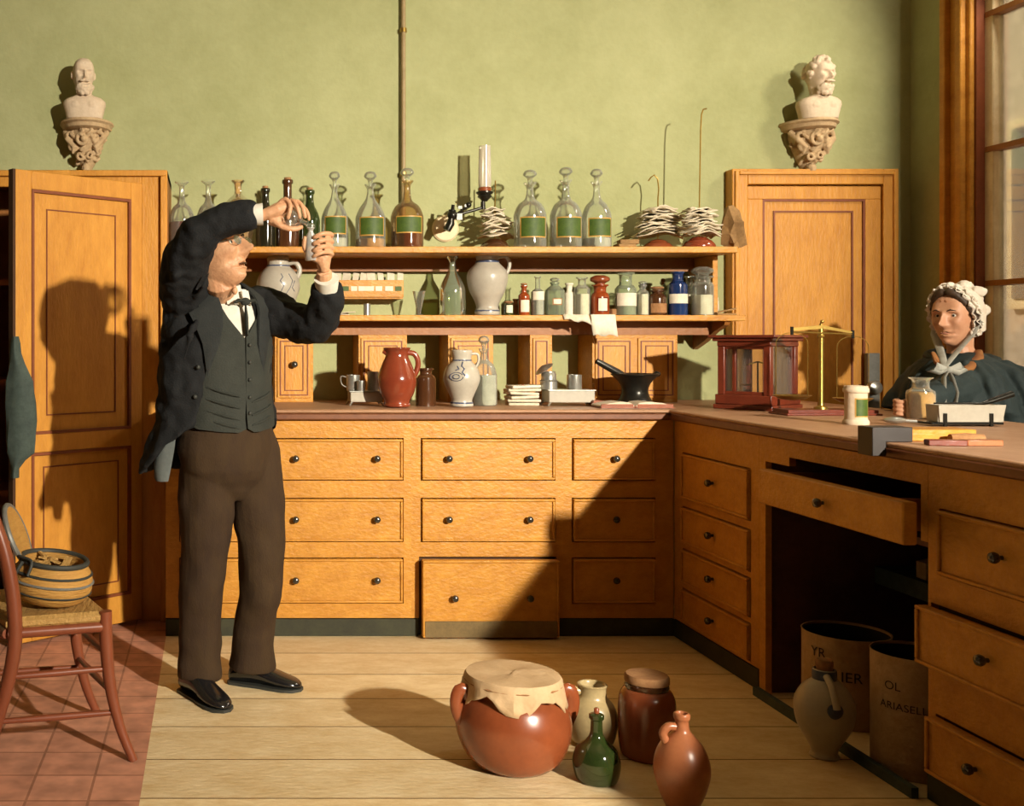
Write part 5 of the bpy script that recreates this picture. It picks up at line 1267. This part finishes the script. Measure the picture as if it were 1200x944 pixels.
# what he holds
c = P(341, 255, 3.475)
r = root('glass_flask', c, 'round glass flask tipped in the man\'s upper hand over the vial', 'flask')
tiltm = Euler((R(18), R(112), 0)).to_matrix()
b = MB(); b.lathe(cr([(.004, -.036), (.025, -.030), (.037, -.010), (.038, .006), (.028, .026), (.012, .036), (.0075, .044), (.0075, .056), (.011, .059)], 4), n=32, axis=tiltm, cap1=False); b.build('flask_bulb', M['glass'], r)
c = P(364, 305, 3.505); s_ = F/3.505
r = root('glass_vial', c, 'small stoppered clear vial held upright in the man\'s lower hand', 'vial', None)
b = MB(); b.lathe([(x/s_, z/s_) for x, z in cr([(5, 0), (6.5, 1), (6.6, 14), (6.4, 26), (4.5, 31), (3.2, 33), (3.2, 36), (4.6, 37.5), (4.6, 38.5)], 3)], n=24, cap1=False); b.build('vial_body', glassmat('vial_glass', (.84, .85, .82), (.60, .58, .54), .4), r)
b = MB(); b.lathe([(x/s_, z/s_) for x, z in [(2.8, 37), (3, 38.5), (5, 40), (5, 41), (3.5, 43), (.3, 43.5)]], n=20); b.build('stopper', M['glass'], r)

# ---------------------------------------------------------------- the woman behind the counter
WX, WY = 3.05, 4.30
wom = root('person', (WX, WY, 0), 'woman in dark hooded cloak and white ruffled bonnet behind the counter', 'person')
wf = Vector((-.90, -.44, -.02)); WM = frame(wf); wc = Vector((3.004, 4.30, 1.342)); ws = 1.0
def WL(x, y, z): return wc + WM @ (Vector((x, y, z))*ws)
b = MB(); face_verts(b.bm, ws, WM, wc, .55, 0)
b.tube([WL(0, -.02, -.05), WL(0, -.025, -.12), (3.04, 4.31, 1.14)], [.050, .046, .06], 14)
b.ball(WL(.072, -.008, -.01), (.007, .014, .022), 10, 7, WM); b.ball(WL(-.072, -.008, -.01), (.007, .014, .022), 10, 7, WM)
b.loft([[Vector((WX+.02+a*math.cos(R(i*15)), WY+.02+c_*math.sin(R(i*15)), z)) for i in range(24)] for z, a, c_ in [(.0, .13, .13), (.5, .15, .14), (.85, .14, .14), (1.05, .13, .15), (1.12, .09, .12), (1.16, .05, .06)]])
hx = P(1057, 484, 4.02)
b.tube([(2.98, 4.22, 1.08), (2.80, 4.14, 1.02), (2.68, 4.06, 1.005), (hx.x+.02, 4.03, WZ+.042)], [.045, .04, .032, .026], 12)
b.ball((hx.x, 4.015, WZ+.034), (.030, .034, .031), 14, 9)
for k in range(4):
    z_ = WZ+.060-.0155*k; q0 = Vector((hx.x+.012, 4.03, z_)); 
    hand_chain(b, [(hx.x-.004, 4.035, z_+.002), (hx.x-.028, 4.018, z_+.002), (hx.x-.032, 3.995, z_), (hx.x-.014, 3.982, z_-.001), (hx.x+.006, 3.988, z_-.001)], .0088 if k < 3 else .0075, .0072)
hand_chain(b, [(hx.x+.024, 4.02, WZ+.040), (hx.x+.026, 3.995, WZ+.054), (hx.x+.012, 3.978, WZ+.064), (hx.x-.006, 3.976, WZ+.066)], .0105, .0080)
b.build('body', M['skinw'], wom, world=True, remesh=.0028, smit=1)
# hair
b = MB()
for sg in (-1, 1):
    for i in range(9):
        t = i/8; b.ball(WL(sg*(.016+.062*math.sin(t*1.5)), .072-.077*t**1.5, .104-.136*t**1.6), (.017, .017, .017), 8, 6)
b.build('hair', M['hairbrown'], wom, world=True, remesh=.005, smit=2)
# bonnet: cap shell, ruffled rim, puffs
b = MB(); rings = []
for k in range(9):
    t = k/8; yy = .030-.145*t; rr_ = .086*math.sqrt(max(.02, 1-((yy+.030)/.098)**2)) if yy < -.03 else .086
    rings.append([WL(rr_*.92*math.cos(a), yy+.030*math.sin(a)*(1-t), .018+(rr_*1.30)*math.sin(a) if math.sin(a) > -.3 else .018-rr_*1.30*.62+(rr_*1.3)*.3*(math.sin(a)+.3)) for a in [2*PI*i/30 for i in range(30)]])
b.loft(rings, cap0=False)
cap = b.build('bonnet', M['bonnet'], wom, world=True, solid=.004, disp=.014, dscale=.03)
b = MB(); n = 110
for lay, (off, y0, amp) in enumerate(((-.006, .028, .008), (.002, .008, .012), (-.002, -.014, .013))):
    ra, rb = [], []
    for i in range(n+1):
        a = R(-48+276*i/n); wv = math.sin(i*.78+lay*2)+.4*math.sin(i*1.9+lay); rr_ = .080+off; yy = y0+.034*max(-.6, math.sin(a))
        ra.append(WL(rr_*math.cos(a), yy+amp*wv*.4, .012+rr_*1.30*math.sin(a)))
        r2 = rr_+.016+.004*math.sin(i*.9); rb.append(WL(r2*math.cos(a), yy+.010+amp*wv, .012+r2*1.30*math.sin(a)))
    b.loft([ra, rb], False, False, closed=False)
b.build('bonnet_ruffle', M['bonnet'], cap, world=True, solid=.003)
b = MB()
for (x, y, z, r_) in ((.0, -.06, .125, .032), (.045, -.07, .105, .030), (-.045, -.07, .105, .030), (0, -.115, .07, .038), (.04, -.10, .03, .034), (-.04, -.10, .03, .034), (0, -.11, -.01, .034)):
    b.ball(WL(x, y, z), (r_, r_, r_*.8), 12, 8)
b.build('bonnet_crown', M['bonnet'], cap, world=True, remesh=.005, smit=1, disp=.012, dscale=.02)
def eyes(L_, par, sc, col, lips=True):
    for sg in (-1, 1):
        e_ = MB().ball(L_(sg*.030, .0630, .009), .0125*sc, 14, 10).build('eye', M['shirt'], par, world=True)
        MB().ball(L_(sg*.030-.001, .0725, .0095), .0052*sc, 10, 8).build('iris', col, e_, world=True)
        MB().tube([L_(sg*.014, .088, .027), L_(sg*.028, .090, .033), L_(sg*.045, .080, .028)], [.0018, .0028, .0015], 6).build('eyebrow', M['hairbrown'], par, world=True)
    if lips: MB().tube([L_(-.019, .079, -.0625), L_(-.006, .0905, -.0595), L_(0, .091, -.061), L_(.006, .0905, -.0595), L_(.019, .079, -.0625)], [.0015, .0035, .0035, .0035, .0015], 8).build('lips', M['lipskin'], par, world=True)
eyes(WL, wom, 1.0, M['ink'])
eyes(HL, man, 1.1, M['ink'], False)
MB().tube([HL(-.020, .074, -.0615), HL(-.010, .080, -.0610), HL(0, .0815, -.0615), HL(.010, .080, -.0610), HL(.020, .074, -.0615)], [.0012, .0022, .003, .0022, .0012], 8).build('mouth', M['hairbrown'], man, world=True)
# ribbons
b = MB(); kb = P(1112, 433, 4.075)
for sg in (-1, 1):
    b.tube([WL(sg*.082, -.010, -.015), WL(sg*.072, .020, -.065), WL(sg*.040, .045, -.118), kb+Vector((0, .02, .012)), kb], [.014, .015, .014, .011, .008], 10, .3)
b.tube([kb, kb+Vector((-.04, .004, .012)), kb+Vector((-.065, .01, -.004)), kb+Vector((-.035, 0, -.012)), kb], [.007, .016, .013, .014, .007], 10, .5, ref=(0, 1, 0))
b.tube([kb, kb+Vector((.045, .004, .012)), kb+Vector((.07, .01, 0)), kb+Vector((.035, -.004, -.012)), kb], [.007, .017, .015, .014, .007], 10, .5, ref=(0, 1, 0))
b.ball(kb, .013, 10, 7)
b.tube([kb, kb+Vector((-.02, 0, -.03)), kb+Vector((-.035, -.022, -.09)), kb+Vector((-.04, -.03, -.13))], [.008, .014, .015, .014], 10, .25, ref=(1, 0, 0))
b.tube([kb, kb+Vector((.012, 0, -.035)), kb+Vector((.008, -.030, -.09)), kb+Vector((-.004, -.038, -.14))], [.008, .015, .016, .014], 10, .25, ref=(1, 0, 0))
b.build('bonnet_ribbon', M['ribbon'], wom, world=True)
# cloak
b = MB(); rings = []
for z, cx, a, c_ in [(.02, 3.13, .24, .25), (.5, 3.13, .24, .25), (.90, 3.13, .25, .26), (.955, 3.10, .26, .26), (.975, 3.075, .30, .27), (1.03, 3.07, .275, .26), (1.09, 3.06, .235, .23), (1.135, 3.045, .19, .20), (1.17, 3.03, .13, .15), (1.195, 3.02, .085, .10), (1.20, 3.02, .07, .08)]:
    ring_ = []
    for i in range(120):
        t = R(i*3); w = 1+(.050*math.sin(t*13+z*5)+.03*math.sin(t*7-z*4))*min(1, max(0, 1.19-z)*7)
        x = cx+a*w*math.cos(t); x = min(x, RX-.012); ring_.append(Vector((x, WY+.01+c_*w*math.sin(t), z)))
    rings.append(ring_)
b.loft(rings)
b.tube([(3.0, 4.2, 1.08), (2.84, 4.12, 1.045), (2.73, 4.07, 1.02), (2.66, 4.045, 1.015)], [.08, .07, .05, .04], 14)
for i, t in enumerate([188, 204, 218, 234, 248, 262, 276, 290, 305, 320, 335]):
    q = []
    for z, cx, a, c_ in ((1.165, 3.03, .135, .15), (1.12, 3.05, .205, .21), (1.06, 3.065, .255, .245), (1.0, 3.07, .29, .265), (.97, 3.07, .30, .27)):
        tt = R(t+6*math.sin(i*2.3)+(1.165-z)*40*math.sin(i*1.7)); q.append((min(cx+a*math.cos(tt), RX-.03), WY+.01+c_*math.sin(tt), z))
    b.tube(cr(q, 3), [.006+.012*math.sin(PI*min(1, .15+j/12)) for j in range(len(cr(q, 3)))], 8)
ck = b.build('cloak', M['cloak'], wom, world=True, remesh=.006, smit=1, disp=.022, dscale=.07)
# hood collar lying on the shoulders and the tawny neckcloth
b = MB(); pts, rad = [], []
for i in range(25):
    a = R(-115+300*i/24+30); pts.append((3.035+.105*math.cos(a), WY+.01+.115*math.sin(a), 1.175+.03*math.sin(a)*.6)); rad.append(.030*(1-.45*abs(i/12-1)**2))
b.tube(pts, rad, 12, .75); b.build('hood_collar', M['cloak'], wom, world=True, disp=.014, dscale=.04)
b = MB(); b.tube([P(1120, 438, 4.14), P(1134, 432, 4.15), P(1145, 420, 4.20), P(1146, 412, 4.27)], [.016, .024, .024, .016], 12, .6); b.tube([P(1108, 432, 4.16), P(1098, 424, 4.18), P(1094, 414, 4.22)], [.012, .018, .012], 10, .6)
b.build('neckcloth', mat('tawny_cloth', (.33, .14, .035), .8, (.2, .07, .02), 14), wom, world=True)
